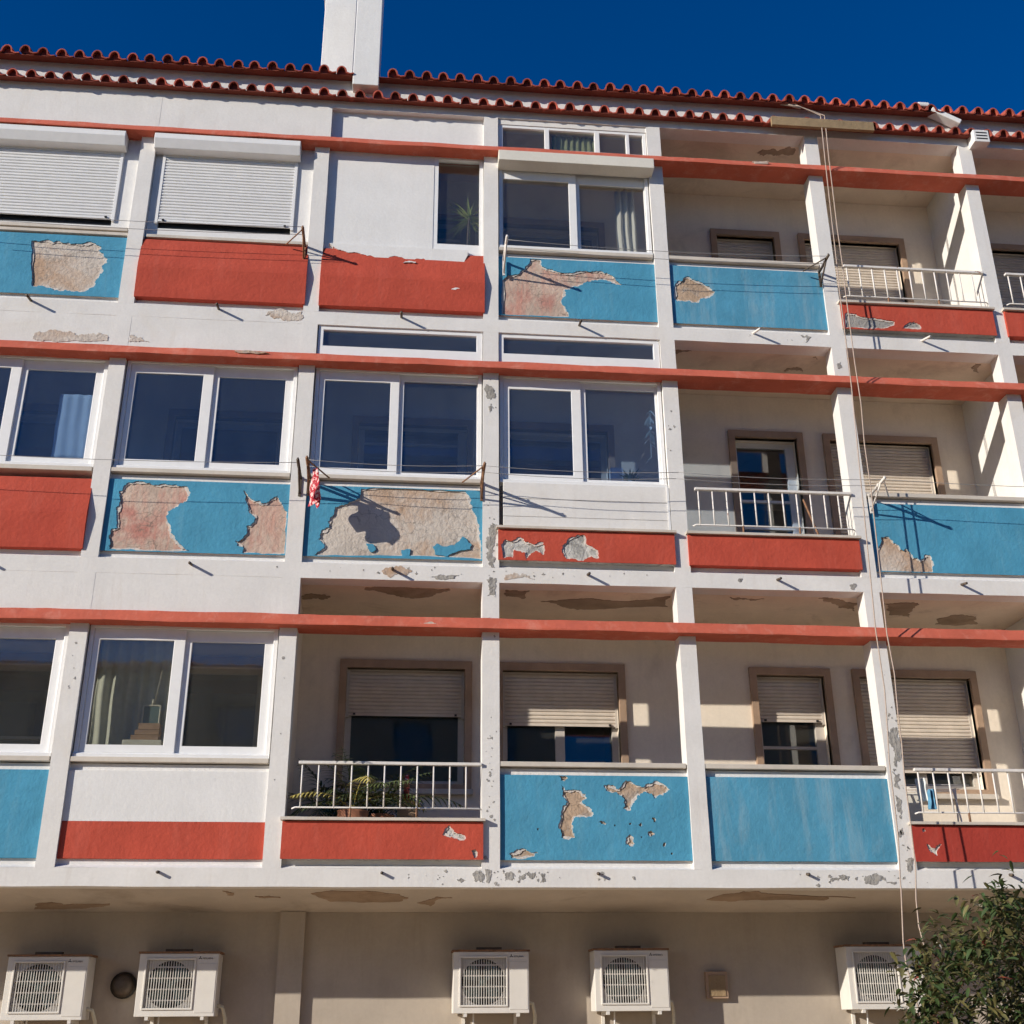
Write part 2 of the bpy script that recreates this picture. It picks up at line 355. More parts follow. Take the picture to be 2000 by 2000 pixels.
DATA = {'blue_2_-1': [[(-1.095, 6.713), (-0.955, 6.732), (-0.859, 6.706), (-0.795, 6.725), (-0.691, 6.706), (-0.573, 6.703), (-0.442, 6.732), (-0.355, 6.685), (-0.368, 6.622), (-0.31, 6.563), (-0.265, 6.473), (-0.306, 6.398), (-0.327, 6.295), (-0.355, 6.192), (-0.413, 6.128), (-0.458, 6.095), (-0.59, 6.088), (-0.722, 6.09), (-0.81, 6.125), (-0.868, 6.132), (-1.008, 6.134)]], 'blue_2_2': [[(4.036, 6.016), (4.038, 6.505), (4.099, 6.576), (4.23, 6.605), (4.34, 6.735), (4.349, 6.796), (4.476, 6.804), (4.475, 6.744), (4.537, 6.676), (4.671, 6.644), (4.746, 6.635), (4.959, 6.674), (5.111, 6.683), (5.231, 6.663), (5.32, 6.597), (5.392, 6.526), (5.331, 6.508), (5.257, 6.548), (5.137, 6.568), (5.03, 6.535), (4.938, 6.486), (4.832, 6.454), (4.741, 6.413), (4.731, 6.316), (4.699, 6.248), (4.741, 6.167), (4.783, 6.056)]], 'blue_2_3': [[(5.999, 6.548), (6.064, 6.602), (6.123, 6.663), (6.231, 6.626), (6.379, 6.549), (6.466, 6.482), (6.399, 6.407), (6.306, 6.381), (6.24, 6.321), (6.151, 6.344), (6.058, 6.332), (5.987, 6.349)]], 'blue_1_0': [[(0.19, 3.76), (0.228, 3.831), (0.269, 3.876), (0.424, 3.885), (0.536, 3.859), (0.66, 3.867), (0.833, 3.856), (0.882, 3.758), (0.858, 3.688), (0.75, 3.606), (0.691, 3.57), (0.695, 3.467), (0.738, 3.349), (0.8, 3.267), (0.884, 3.193), (0.934, 3.156), (0.584, 3.149), (0.173, 3.154), (0.148, 3.297), (0.162, 3.365), (0.221, 3.384), (0.197, 3.519), (0.205, 3.639)], [(1.409, 3.829), (1.452, 3.787), (1.521, 3.719), (1.618, 3.688), (1.648, 3.697), (1.693, 3.743), (1.753, 3.78), (1.79, 3.711), (1.86, 3.609), (1.867, 3.156), (1.457, 3.148), (1.436, 3.219), (1.369, 3.276), (1.457, 3.338), (1.465, 3.441), (1.539, 3.486), (1.551, 3.529), (1.485, 3.579), (1.444, 3.699)]], 'blue_1_1': [[(2.582, 3.882), (3.011, 3.914), (3.653, 3.896), (3.699, 3.755), (3.759, 3.628), (3.789, 3.484), (3.812, 3.31), (3.82, 3.153), (2.155, 3.147), (2.25, 3.247), (2.174, 3.322), (2.199, 3.386), (2.282, 3.452), (2.29, 3.563), (2.328, 3.676), (2.429, 3.712), (2.572, 3.781)]], 'isl_1_1': [[(2.659, 3.29), (2.739, 3.277), (2.755, 3.231), (2.713, 3.198)], [(3.009, 3.23), (3.103, 3.241), (3.076, 3.154), (3.018, 3.153)], [(3.321, 3.279), (3.364, 3.312), (3.452, 3.283), (3.54, 3.301), (3.627, 3.399), (3.672, 3.353), (3.716, 3.307), (3.702, 3.259), (3.585, 3.24), (3.469, 3.174), (3.352, 3.194)]], 'blue_1_4': [[(7.948, 3.374), (7.977, 3.423), (8.005, 3.528), (8.08, 3.537), (8.128, 3.497), (8.175, 3.45), (8.207, 3.395), (8.269, 3.404), (8.309, 3.364), (8.334, 3.302), (8.391, 3.283), (8.433, 3.298), (8.487, 3.341), (8.524, 3.322), (8.54, 3.253), (8.523, 3.14), (7.925, 3.13)]], 'blue_0_2': [[(4.565, 0.919), (4.595, 0.87), (4.689, 0.877), (4.763, 0.847), (4.811, 0.799), (4.76, 0.762), (4.809, 0.726), (4.869, 0.654), (4.793, 0.623), (4.682, 0.617), (4.667, 0.521), (4.701, 0.438), (4.554, 0.437), (4.531, 0.532), (4.559, 0.664), (4.623, 0.761), (4.575, 0.821)], [(4.966, 0.923), (5.017, 0.93), (5.116, 0.888), (5.183, 0.974), (5.245, 0.95), (5.357, 0.914), (5.448, 0.959), (5.535, 0.941), (5.596, 0.892), (5.529, 0.83), (5.439, 0.805), (5.367, 0.865), (5.289, 0.828), (5.235, 0.742), (5.22, 0.693), (5.145, 0.705), (5.161, 0.778), (5.138, 0.826), (5.039, 0.85)], [(4.076, 0.293), (4.222, 0.341), (4.343, 0.3), (4.294, 0.271), (4.1, 0.258)], [(5.149, 0.381), (5.197, 0.477), (5.243, 0.393), (5.192, 0.364)], [(5.373, 0.502), (5.41, 0.502), (5.433, 0.466), (5.395, 0.454)], [(4.554, 1.002), (4.617, 1.003), (4.629, 0.981), (4.566, 0.956)], [(5.417, 0.634), (5.448, 0.616), (5.458, 0.574), (5.433, 0.586)], [(4.904, 0.582), (4.941, 0.595), (4.984, 0.571), (4.946, 0.565)]], 'red_1_2': [[(4.008, 3.298), (4.049, 3.357), (4.129, 3.345), (4.21, 3.384), (4.263, 3.335), (4.344, 3.308), (4.439, 3.34), (4.451, 3.297), (4.436, 3.197), (4.37, 3.238), (4.302, 3.193), (4.261, 3.135), (4.249, 3.22), (4.195, 3.232), (4.142, 3.245), (4.128, 3.159), (4.021, 3.156)], [(4.627, 3.303), (4.683, 3.377), (4.793, 3.431), (4.861, 3.426), (4.871, 3.339), (4.991, 3.27), (5.002, 3.185), (4.921, 3.197), (4.838, 3.144), (4.744, 3.163), (4.664, 3.161), (4.638, 3.217)]], 'red_0_1': [[(3.462, 0.455), (3.485, 0.502), (3.533, 0.537), (3.57, 0.479), (3.63, 0.468), (3.679, 0.421), (3.643, 0.403), (3.571, 0.42), (3.522, 0.432)], [(3.728, 0.316), (3.763, 0.328), (3.788, 0.294), (3.752, 0.247)]], 'red_0_4': [[(8.011, 0.398), (8.079, 0.357), (8.159, 0.399), (8.098, 0.288), (8.043, 0.316)], [(7.988, 0.536), (8.011, 0.543), (8.022, 0.515), (7.998, 0.501)]], 'red_2_4': [[(7.925, 6.217), (7.967, 6.252), (8.024, 6.244), (8.078, 6.215), (8.229, 6.19), (8.381, 6.176), (8.504, 6.161), (8.487, 6.106), (8.405, 6.069), (8.21, 6.048), (7.913, 6.041)], [(8.578, 6.067), (8.645, 6.136), (8.728, 6.173), (8.8, 6.133), (8.811, 6.075)]], 'white': [[(-0.879, 5.533), (-0.777, 5.548), (-0.628, 5.581), (-0.495, 5.562), (-0.426, 5.527), (-0.333, 5.561), (-0.17, 5.559), (-0.125, 5.523), (-0.128, 5.484), (-0.764, 5.457), (-0.869, 5.46)], [(0.084, 5.485), (0.091, 5.563), (0.158, 5.547), (0.227, 5.521), (0.296, 5.488)], [(1.472, 5.883), (1.553, 5.937), (1.704, 5.955), (1.857, 5.953), (1.874, 5.894), (1.83, 5.842), (1.644, 5.842)], [(3.862, 3.348), (3.884, 3.444), (3.921, 3.541), (3.965, 3.527), (3.95, 3.399), (3.921, 3.271), (3.95, 3.162), (3.943, 3.061), (3.891, 3.082), (3.862, 3.16)], [(3.863, 2.927), (3.906, 2.959), (3.964, 2.945), (3.95, 2.746), (3.87, 2.759)], [(3.851, 5.143), (3.906, 5.127), (3.937, 5.058), (3.952, 4.988), (3.859, 4.984)], [(2.822, 2.99), (2.893, 3.023), (3.036, 3.035), (3.124, 2.999), (3.067, 2.944), (2.896, 2.931)], [(4.045, 2.986), (4.14, 3.012), (4.228, 3.006), (4.344, 2.948), (4.044, 2.927)], [(3.882, 4.88), (3.906, 4.898), (3.913, 4.829), (3.893, 4.81)], [(3.305, 2.942), (3.413, 2.968), (3.586, 2.969), (3.543, 2.934), (3.356, 2.921)], [(3.763, 0.137), (3.816, 0.143), (3.852, 0.103), (3.829, 0.045), (3.757, 0.057)], [(3.852, 0.16), (3.912, 0.149), (3.9, 0.057), (3.859, 0.046)], [(4.014, 0.12), (4.08, 0.138), (4.116, 0.115), (4.092, 0.058), (4.032, 0.057)], [(4.164, 0.104), (4.225, 0.127), (4.212, 0.081), (4.164, 0.064)], [(4.249, 0.138), (4.309, 0.133), (4.284, 0.07), (4.26, 0.081)], [(4.357, 0.104), (4.393, 0.122), (4.404, 0.058), (4.362, 0.053)], [(3.602, 0.062), (3.638, 0.081), (3.674, 0.059), (3.638, 0.039)], [(4.9, 0.129), (4.921, 0.139), (4.939, 0.127), (4.92, 0.11)], [(4.872, 0.076), (4.888, 0.082), (4.9, 0.073), (4.885, 0.059)], [(4.929, 0.081), (4.947, 0.083), (4.951, 0.069), (4.936, 0.061)], [(5.198, 0.096), (5.208, 0.099), (5.225, 0.07), (5.213, 0.067)], [(7.033, 0.057), (7.052, 0.082), (7.138, 0.092), (7.114, 0.069)], [(7.13, 0.112), (7.235, 0.102), (7.22, 0.068), (7.178, 0.072)], [(7.37, 0.078), (7.417, 0.113), (7.545, 0.113), (7.58, 0.059), (7.492, 0.036), (7.386, 0.038)], [(7.579, 0.047), (7.676, 0.057), (7.662, 0.034)], [(7.824, 0.269), (7.853, 0.279), (7.86, 0.219), (7.827, 0.139), (7.805, 0.149)], [(7.775, 0.533), (7.798, 0.502), (7.776, 0.461)], [(7.819, 1.489), (7.87, 1.505), (7.887, 1.386), (7.878, 1.181), (7.811, 1.136), (7.803, 1.326)], [(7.78, 1.078), (7.852, 1.05), (7.828, 0.906), (7.774, 0.948)], [(7.775, 0.848), (7.835, 0.806), (7.809, 0.665), (7.772, 0.749)], [(7.764, 0.511), (7.803, 0.546), (7.809, 0.491), (7.768, 0.456)], [(7.387, 5.927), (7.465, 5.942), (7.51, 5.922), (7.477, 5.878), (7.435, 5.844), (7.456, 5.898)], [(7.775, 5.596), (7.814, 5.608), (7.826, 5.546), (7.785, 5.523)], [(7.593, 2.973), (7.664, 2.984), (7.639, 2.93), (7.596, 2.929)], [(6.426, 3.004), (6.469, 3.014), (6.457, 2.978), (6.432, 2.974)]], 'ceil': {2.9: [[(2.662, 0.319), (2.751, 0.202), (2.896, 0.213), (3.085, 0.147), (3.505, 0.094), (3.455, 0.304), (3.195, 0.528), (2.97, 0.476)], [(2.005, 0.57), (2.157, 0.491), (2.301, 0.548), (2.222, 0.646), (2.028, 0.661)], [(4.074, 0.162), (4.318, 0.176), (4.268, 0.476), (4.096, 0.406)], [(4.469, 0.546), (4.897, 0.43), (5.351, 0.481), (5.784, 0.28), (5.831, 0.619), (4.949, 0.772), (4.712, 0.701)], [(6.402, 0.263), (6.565, 0.287), (6.775, 0.287), (6.687, 0.346), (6.477, 0.346)], [(7.334, 0.23), (7.55, 0.245), (7.816, 0.342), (7.863, 0.612), (7.665, 0.516), (7.417, 0.318)], [(8.086, 0.349), (8.267, 0.309), (8.467, 0.359), (8.46, 0.513), (8.539, 0.789), (8.278, 0.694)], [(8.87, 0.823), (8.987, 0.67), (9.265, 0.707), (9.385, 0.962), (8.927, 0.996)]], 5.8: [[(5.997, 0.188), (6.081, 0.146), (6.187, 0.197), (6.083, 0.234), (6.039, 0.292)], [(7.364, 0.571), (7.472, 0.479), (7.556, 0.498), (7.58, 0.572)], [(9.51, 0.318), (9.516, 0.205), (9.59, 0.236), (9.648, 0.421)], [(7.595, 0.235), (7.623, 0.179), (7.667, 0.277)]], 8.7: [[(7.248, 0.34), (7.379, 0.275), (7.499, 0.282), (7.553, 0.241), (7.581, 0.117), (7.683, 0.072), (7.7, 0.228), (7.686, 0.34), (7.459, 0.371)]], 0.0: [[(-0.279, 1.688), (-0.104, 1.44), (-0.034, 1.685), (0.143, 1.599), (0.413, 1.546), (0.279, 1.85), (0.02, 2.027), (-0.334, 2.084)], [(1.502, 0.373), (1.575, 0.538), (1.579, 0.797), (1.526, 0.725)], [(1.771, 0.867), (1.9, 0.82), (1.999, 0.969), (1.854, 1.017)], [(2.289, 0.586), (2.496, 0.331), (2.855, 0.385), (3.1, 0.634), (3.179, 0.966), (3.105, 1.319), (2.71, 1.398), (2.452, 1.329)], [(3.265, 1.463), (3.363, 1.172), (3.432, 0.893), (3.588, 0.959), (3.452, 1.1), (3.393, 1.766)], [(6.029, 1.092), (6.153, 0.569), (6.295, 0.295), (6.433, 0.292), (6.623, 0.56), (7.477, 0.912), (7.169, 0.777), (7.198, 1.134), (6.779, 1.08), (6.515, 1.084), (6.279, 1.271)]]}, 'rope': [[(7.587, -0.12, 9.17), (7.919, -0.138, 8.994), (7.909, -0.155, 8.855), (7.883, -0.173, 8.278), (7.855, -0.191, 7.399), (7.837, -0.208, 6.833), (7.814, -0.226, 6.374), (7.799, -0.244, 5.372), (7.784, -0.261, 5.078), (7.684, -0.279, 2.414), (7.686, -0.296, 1.801), (7.654, -0.314, 1.401), (7.622, -0.332, 1.112), (7.605, -0.349, 0.421), (7.56, -0.367, -0.004), (7.553, -0.385, -0.038), (7.502, -0.402, -0.488), (7.494, -0.42, -0.671)], [(7.586, -0.12, 9.159), (7.97, -0.136, 8.996), (7.961, -0.152, 8.863), (7.935, -0.167, 8.286), (7.911, -0.183, 7.314), (7.905, -0.199, 6.789), (7.889, -0.215, 6.385), (7.874, -0.231, 5.486), (7.873, -0.246, 4.949), (7.842, -0.262, 4.468), (7.837, -0.278, 3.928), (7.787, -0.294, 2.365), (7.801, -0.309, 1.964), (7.774, -0.325, 1.545), (7.763, -0.341, 1.253), (7.738, -0.357, 0.968), (7.729, -0.373, 0.553), (7.714, -0.388, 0.151), (7.67, -0.404, -0.134), (7.655, -0.42, -0.36)]]}

# ------------------------------------------------------------------ setting
W = 1.9534; H = 2.9; HW = .083                       # bay width, storey height, half pillar width
GZ = -2.67; YB = 1.2                                  # ground level, balcony back wall
I0, I1 = -3, 8                                        # pillars
X0, X1 = I0*W-HW, I1*W+HW
PXS = {i: i*W for i in range(I0, I1+1)}
g = MB(); g.box(-150, 150, -150, 150, GZ-.4, GZ-.13); tag(g.obj('ground', 'paving'), None, None, kind='structure')
g = MB(); g.box(-150, 150, -60, -9.0, GZ-.13, GZ-.126); tag(g.obj('road', 'asphalt'), None, None, kind='structure')
g = MB(); g.box(-150, 150, -8.8, 30, GZ-.2, GZ); tag(g.obj('pavement', 'paving'), None, None, kind='structure')
g = MB(); g.box(-150, 150, -9.0, -8.8, GZ-.2, GZ-.004); tag(g.obj('kerb', 'kerb', bevel=.02), None, None, kind='structure')

B = thing('apartment_building', 'white apartment block with red and blue balcony panels, salmon bands and tiled eaves', 'building', ((X0+X1)/2, 2.5, GZ))

# main walls behind the balconies ---------------------------------------------------
def win_holes():
    out = []
    for k in range(3):
        z0 = k*H
        for b in range(I0, I1):
            out.append((k, b))
    return out
# openings in the back wall: (storey, bay) -> x0, x1, z0, z1
def opening(k, b):
    base = k*H; t = base+2.335
    if b == 3: return (6.894, 7.65, base+.20, t)
    if b == 4: return (8.05, 9.315, base+(.95 if k else 1.12), t)
    if b == 1: return (2.478, 3.722, base+1.12, t)
    if b == 2: return (4.125, 5.369, base+1.12, t)
    x = b*W+.40
    return (x, x+1.2, base+(.20 if b % 2 else 1.0), t)
for k in range(3):
    hs_ = [opening(k, b) for b in range(I0, I1)]
    w_ = MB(); w_.plate(X0, X1, k*H+.17, k*H+H if k < 2 else 8.77, YB, YB+.22, hs_)
    w_.obj('back_wall', 'cream', B)
# floor slabs and ceilings
for k in range(1, 3):
    MB().box(X0, X1, .2, 4.6, k*H+.004, k*H+.17).obj('floor_slab', 'ceiling', B)
MB().box(X0, X1, .2, 4.6, 8.774, 8.95).obj('roof_slab', 'ceiling', B)
# underside over the pavement: flat slab with a haunch running down to the wall
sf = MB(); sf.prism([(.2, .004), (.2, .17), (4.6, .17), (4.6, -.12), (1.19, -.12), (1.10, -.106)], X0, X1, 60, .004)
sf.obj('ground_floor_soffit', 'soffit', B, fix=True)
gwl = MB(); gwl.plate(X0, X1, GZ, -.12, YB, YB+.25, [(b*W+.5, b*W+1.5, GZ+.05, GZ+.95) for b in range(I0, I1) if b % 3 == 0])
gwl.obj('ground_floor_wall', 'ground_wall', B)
MB().box(1.958, 2.197, YB-.06, YB+.01, GZ, -.118).obj('pilaster', 'ground_wall', B)
MB().box(X0, X1, 4.6, 4.8, GZ, 8.95).obj('rear_wall', 'interior', B)
for x in (X0-.2, X1): MB().box(x, x+.2, 0.0, 4.8, GZ if x < 0 else GZ, 9.2).obj('gable_wall', 'white', B)
for x in (1.953, 5.86, 9.9):
    for k in range(3): MB().box(x-.06, x+.06, YB+.22, 4.6, k*H+.17, k*H+H).obj('room_partition', 'interior', B)

# front frame: pillars, beams, bands ----------------------------------------------------
TOPZ = 8.775
for i, x in PXS.items():
    p = MB()
    for k in range(3):
        z0, z1 = k*H+.16, ((k+1)*H if k < 2 else TOPZ)
        n = 14
        vs = []
        for a in range(n+1):
            z = z0+(z1-z0)*a/n; j = .0035*noise.noise((x*3, z*2.3, 1)) if 0 < a < n else 0; j2 = .0035*noise.noise((x*3, z*2.3, 9)) if 0 < a < n else 0
            vs += [(x-HW+j, 0, z), (x+HW+j2, 0, z), (x+HW+j2, .2, z), (x-HW+j, .2, z)]
        fs = [(0, 3, 2, 1), (4*n, 4*n+1, 4*n+2, 4*n+3)]
        for a in range(n):
            for q in range(4): r_ = (q+1) % 4; fs.append((4*a+q, 4*a+r_, 4*a+4+r_, 4*a+4+q))
        p.add(vs, fs)
    p.obj('pillar', 'white', B, fix=True)
for k in range(3):
    MB().prism([(0, k*H), (0, k*H+.16), (.2, k*H+.16), (.2, k*H)], X0, X1, 110, .005, k*7).obj('beam', 'white', B, fix=True)
    z = k*H
    MB().prism([(-.115, z+2.388), (-.112, z+2.402), (-.035, z+2.515), (.0, z+2.522), (.18, z+2.525), (.18, z+2.388), (.04, z+2.384)], X0, X1, 150, .010, k*13+3).obj('sunshade_band', 'band', B, fix=True)

def fx(b): return b*W+HW, (b+1)*W-HW            # clear bay

def base_recess(k, b, top=1.075):
    x0, x1 = fx(b); z = k*H
    MB().prism([(.003, z+.1595), (.058, z+.19), (.06, z+top), (.198, z+top), (.198, z+.1595)], x0, x1, 26, .003, b*3+k).obj('recess_wall', 'ledge', B, fix=True)

BARE = {'2_-1': 'bare_pale', '2_2': 'bare', '2_3': 'bare_tan', '1_0': 'bare', '1_1': 'bare_pale', '1_4': 'bare_pale', '0_2': 'bare_tan'}
def flat_panel(k, b, mat, key, z0, z1, yf, x0=None, x1=None, bare='bare', depth=.04, name='parapet_panel', am=.020):
    """plaster body with a thin paint coat; where the coat has come off the plaster shows in the hole"""
    a, c = fx(b); x0 = a+.002 if x0 is None else x0; x1 = c-.002 if x1 is None else x1
    polys = list(DATA.get(key+'_%d_%d' % (k, b), []))
    if (key, k, b) == ('blue', 0, 2):
        rc = random.Random(5)
        for cx, cz, n_, sp in ((5.35, .42, 7, .11), (5.55, .30, 6, .10), (4.55, .55, 3, .25), (5.25, .55, 5, .10), (4.9, .95, 3, .25)):
            for _ in range(n_):
                x_, z_ = cx+rc.gauss(0, sp), cz+rc.gauss(0, sp*.6); s_ = rc.uniform(.008, .020)
                if z_ < z0+.04 or z_ > z1-.04 or x_ > x1-.05: continue
                if any(min(p[0] for p in q_)-.05 < x_ < max(p[0] for p in q_)+.05 and min(p[1] for p in q_)-.05 < z_ < max(p[1] for p in q_)+.05 for q_ in polys): continue
                polys.append([(x_+s_*math.cos(t_*1.05)*rc.uniform(.6, 1.3), z_+s_*math.sin(t_*1.05)*rc.uniform(.6, 1.5)) for t_ in range(6)])
    if not polys:
        p = MB(); p.prism([(yf, z0), (yf, z1), (yf+depth, z1), (yf+depth, z0)], x0, x1, 30, .003, b+k); p.obj(name, mat, B, fix=True); return
    core = MB(); core.box(x0+.004, x1-.004, yf+.016, yf+depth, z0+.004, z1-.004); co = core.obj(name, bare, B)
    holes = []; inner = []
    for q, poly in enumerate(polys):
        r_ = clamp(rough(poly, am, 4, seed=k*100+b*10+q), x0+.007, x1-.007, z0+.007, z1-.007)
        if len(r_) > 3: holes.append(r_)
        w_, h_ = max(p[0] for p in poly)-min(p[0] for p in poly), max(p[1] for p in poly)-min(p[1] for p in poly)
        r2 = clamp(rough(inset(poly, min(.016, .12*min(w_, h_))), am*.8, 4, seed=k*77+b*13+q+3), x0+.009, x1-.009, z0+.009, z1-.009)
        if len(r2) > 3: inner.append(r2)
    outer = []
    nn = 24
    for t in range(nn): outer.append((x0+(x1-x0)*t/nn, z0+.003*noise.noise((t*1.3, k, b))))
    outer.append((x1, z0)); outer.append((x1, z1)); outer.append((x0, z1))
    MB().sheet(outer, holes, yf, yf+.008).obj('paint_coat', mat, co, fix=True)
    MB().sheet([(x0+.003, z0+.004), (x1-.003, z0+.004), (x1-.003, z1-.004), (x0+.003, z1-.004)], inner, yf+.0085, yf+.0155).obj('skim_coat', 'skim', co, fix=True)
    for q, poly in enumerate(DATA.get('isl_%d_%d' % (k, b), []) if key == 'blue' else []):
        MB().sheet(rough(poly, .01, 3, seed=q+5), [], yf+.001, yf+.018).obj('paint_flake', mat, co, fix=True)

def coping(k, b, z=1.085, yf=.004, t=.045, mat='marble'):
    x0, x1 = fx(b)
    MB().box(x0+.004, x1-.012, yf, .21, k*H+z, k*H+z+t).obj('coping', mat, B, bevel=.004)

def blue_parapet(k, b, mat='blue'):
    base_recess(k, b); flat_panel(k, b, mat, 'blue', k*H+.24, k*H+1.01, .026, bare=BARE.get('%d_%d' % (k, b), 'bare')); coping(k, b)

def bulge(k, b, mat='red'):
    x0, x1 = fx(b); z = k*H
    base_recess(k, b, .9)
    pr = [(-.018, z+.237), (-.024, z+.29), (-.044, z+.60), (-.041, z+.64), (.018, z+1.0), (.10, z+1.0), (.10, z+.237)]
    MB().prism(pr, x0-.006, x1+.012, 30, .004, b).obj('bulging_parapet', mat, B, fix=True)

def low_red(k, b, mat='red'):
    x0, x1 = fx(b); z = k*H
    base_recess(k, b, .5)
    flat_panel(k, b, mat, 'red', z+.235, z+.565, -.03, x0-.012, x1+.012, 'cement' if k == 2 else 'cement_pale', .20, 'low_parapet', .014)
    MB().prism([(-.062, z+.572), (-.062, z+.598), (.2, z+.602), (.2, z+.572)], x0-.03, x1+.03, 24, .003, b*2+k).obj('parapet_slab', 'marble', B, fix=True)

BAL = MB(); BAL.tube([(0, 0, 0), (0, 0, .395)], .0085, 6); BAL_ME = BAL.mesh('baluster'); BAL_ME.materials.append(M['rail'])
def railing(k, b):
    x0, x1 = fx(b); z = k*H; y = -.005
    r = MB().prism([(y-.022, z+1.080), (y-.022, z+1.108), (y+.022, z+1.108), (y+.022, z+1.080)], x0+.10, x1-.002, 20, .002, b).obj('railing', 'rail', B, bevel=.004, fix=True)
    lo = MB().tube([(x0+.06, y+.02, z+.68), (x0+.09, y, z+.69), (x1-.03, y, z+.69), (x1, y+.02, z+.685)], .008, 6).obj('lower_rail', 'rail', r)
    for n in range(11):
        o = link('baluster', BAL_ME, None, r); o.location = (x0+.135+n*.1505, y, z+.688)
    for n in (3, 7): MB().tube([(x0+.135+n*.1505, y, z+.60), (x0+.135+n*.1505, y, z+.69)], .011, 6).obj('post', 'rust', r)

# windows in the front plane -----------------------------------------------------
def pane(x0, x1, z0, z1, y, parent, mat='glass'):
    MB().box(x0-.008, x1+.008, y, y+.005, z0-.008, z1+.008).obj('pane', mat, parent)
def front_window(k, b, zs, gl, gr, y=.045, mat='glass', x0=None, x1=None, fmat='pvc'):
    a, c = fx(b); x0 = a+.012 if x0 is None else x0; x1 = c-.012 if x1 is None else x1
    z0, z1 = zs
    fr = MB(); fr.plate(x0, x1, z0, z1, y, y+.09, [(x0+.04, x1-.04, z0+.045, z1-.04)]); fo = fr.obj('window', fmat, B, bevel=.004)
    MB().prism([(y-.02, z0+.0), (y-.02, z0+.03), (y, z0+.042), (y, z0)], x0, x1).obj('sill', fmat, fo, fix=True)
    for q, (g_, yy) in enumerate(((gl, y+.012), (gr, y+.036))):
        gx0, gx1, gz0, gz1 = g_
        mid = (gl[1]+gr[0])/2
        sx0 = x0+.042 if q == 0 else mid-.022
        sx1 = mid+.022 if q == 0 else x1-.042
        so = MB().plate(sx0, sx1, z0+.047, z1-.042, yy, yy+.035, [(gx0, gx1, gz0, gz1)]).obj('sash', fmat, fo, bevel=.003)
        MB().box(gx0-.008, gx1+.008, yy+.014, yy+.019, gz0-.008, gz1+.008).obj('pane', mat, fo)
    return fo

def transom(k, b, x0, x1, z0, z1, y=.02, cuts=None, w=.055, mat='glass', zb=.13, zt=.095):
    holes = [(c0, c1, z0+zb, z1-zt) for c0, c1 in (cuts or [(x0+w, x1-w-.01)])]
    fo = MB().plate(x0, x1, z0, z1, y, y+.06, holes).obj('transom_window', 'pvc', B, bevel=.004)
    for h in holes: MB().box(h[0]-.008, h[1]+.008, y+.03, y+.035, h[2]-.008, h[3]+.008).obj('pane', mat, fo)

def fill(k, b, z0, z1, y=.0015, mat='white', name='spandrel_wall', x0=None, x1=None, d=.15):
    a, c = fx(b); a = a if x0 is None else x0; c = c if x1 is None else x1
    MB().box(a, c, y, y+d, z0, z1).obj(name, mat, B)

SLAT = {}
def slat_mesh(L, mat):
    key = (round(L, 3), mat)
    if key not in SLAT:
        m_ = MB(); m_.prism([(.0, .003), (-.007, .010), (-.008, .028), (0, .038), (.006, .041), (.006, .001)], 0, L)
        me = m_.mesh('slat'); me.materials.append(M[mat]); SLAT[key] = me
    return SLAT[key]
def shutter(parent_name, x0, x1, z0, z1, y, mat, guide='pvc', lit=.041):
    """roller shutter hanging from z1 down to z0"""
    so = MB().box(x0-.03, x1+.03, y-.004, y+.03, z1+.001, z1+.02).obj(parent_name, guide, B)
    for gx in (x0-.03, x1): MB().box(gx, gx+.03, y-.012, y+.03, z0-.01, z1).obj('guide', guide, so)
    n = max(1, int((z1-z0-.03)/lit)); me = slat_mesh(x1-x0, mat)
    for q in range(n):
        o = link('slat', me, None, so); o.location = (x0, y, z1-(q+1)*lit)
    zb = z1-n*lit
    MB().box(x0, x1, y-.01, y+.008, zb-.03, zb-.002).obj('bottom_bar', mat, so)
    for xx in (x0+.06, x1-.06): MB().box(xx-.012, xx+.012, y-.026, y-.009, zb-.024, zb-.006).obj('stop', 'black', so)
    return so

def front_shutter(k, b, z0, z1, x0, x1):
    sh = shutter('roller_shutter', x0, x1, z0, z1, .055, 'slat_white', 'pvc')
    bx0, bx1 = x0-.12, x1+.06
    pr = [(-.10, k*H+2.375), (-.105, k*H+2.30), (-.06, k*H+2.195), (.05, k*H+2.185), (.05, k*H+2.375)]
    MB().prism(pr, bx0, bx1).obj('shutter_box', 'slat_white', sh, bevel=.006, fix=True)
    MB().plate(fx(b)[0]+.004, fx(b)[1]-.004, k*H+1.07, k*H+2.39, .068, .12, [(x0, x1, z0-.06, z1+.02)]).obj('surround_wall', 'white_clean', B)
    MB().box(fx(b)[0]+.03, fx(b)[1]-.004, .01, .12, k*H+1.03, k*H+1.068).obj('sill', 'marble', sh, bevel=.003)
    MB().box(x0-.02, x1+.02, .10, .115, z0-.08, z1).obj('dark_pane', 'black', sh)

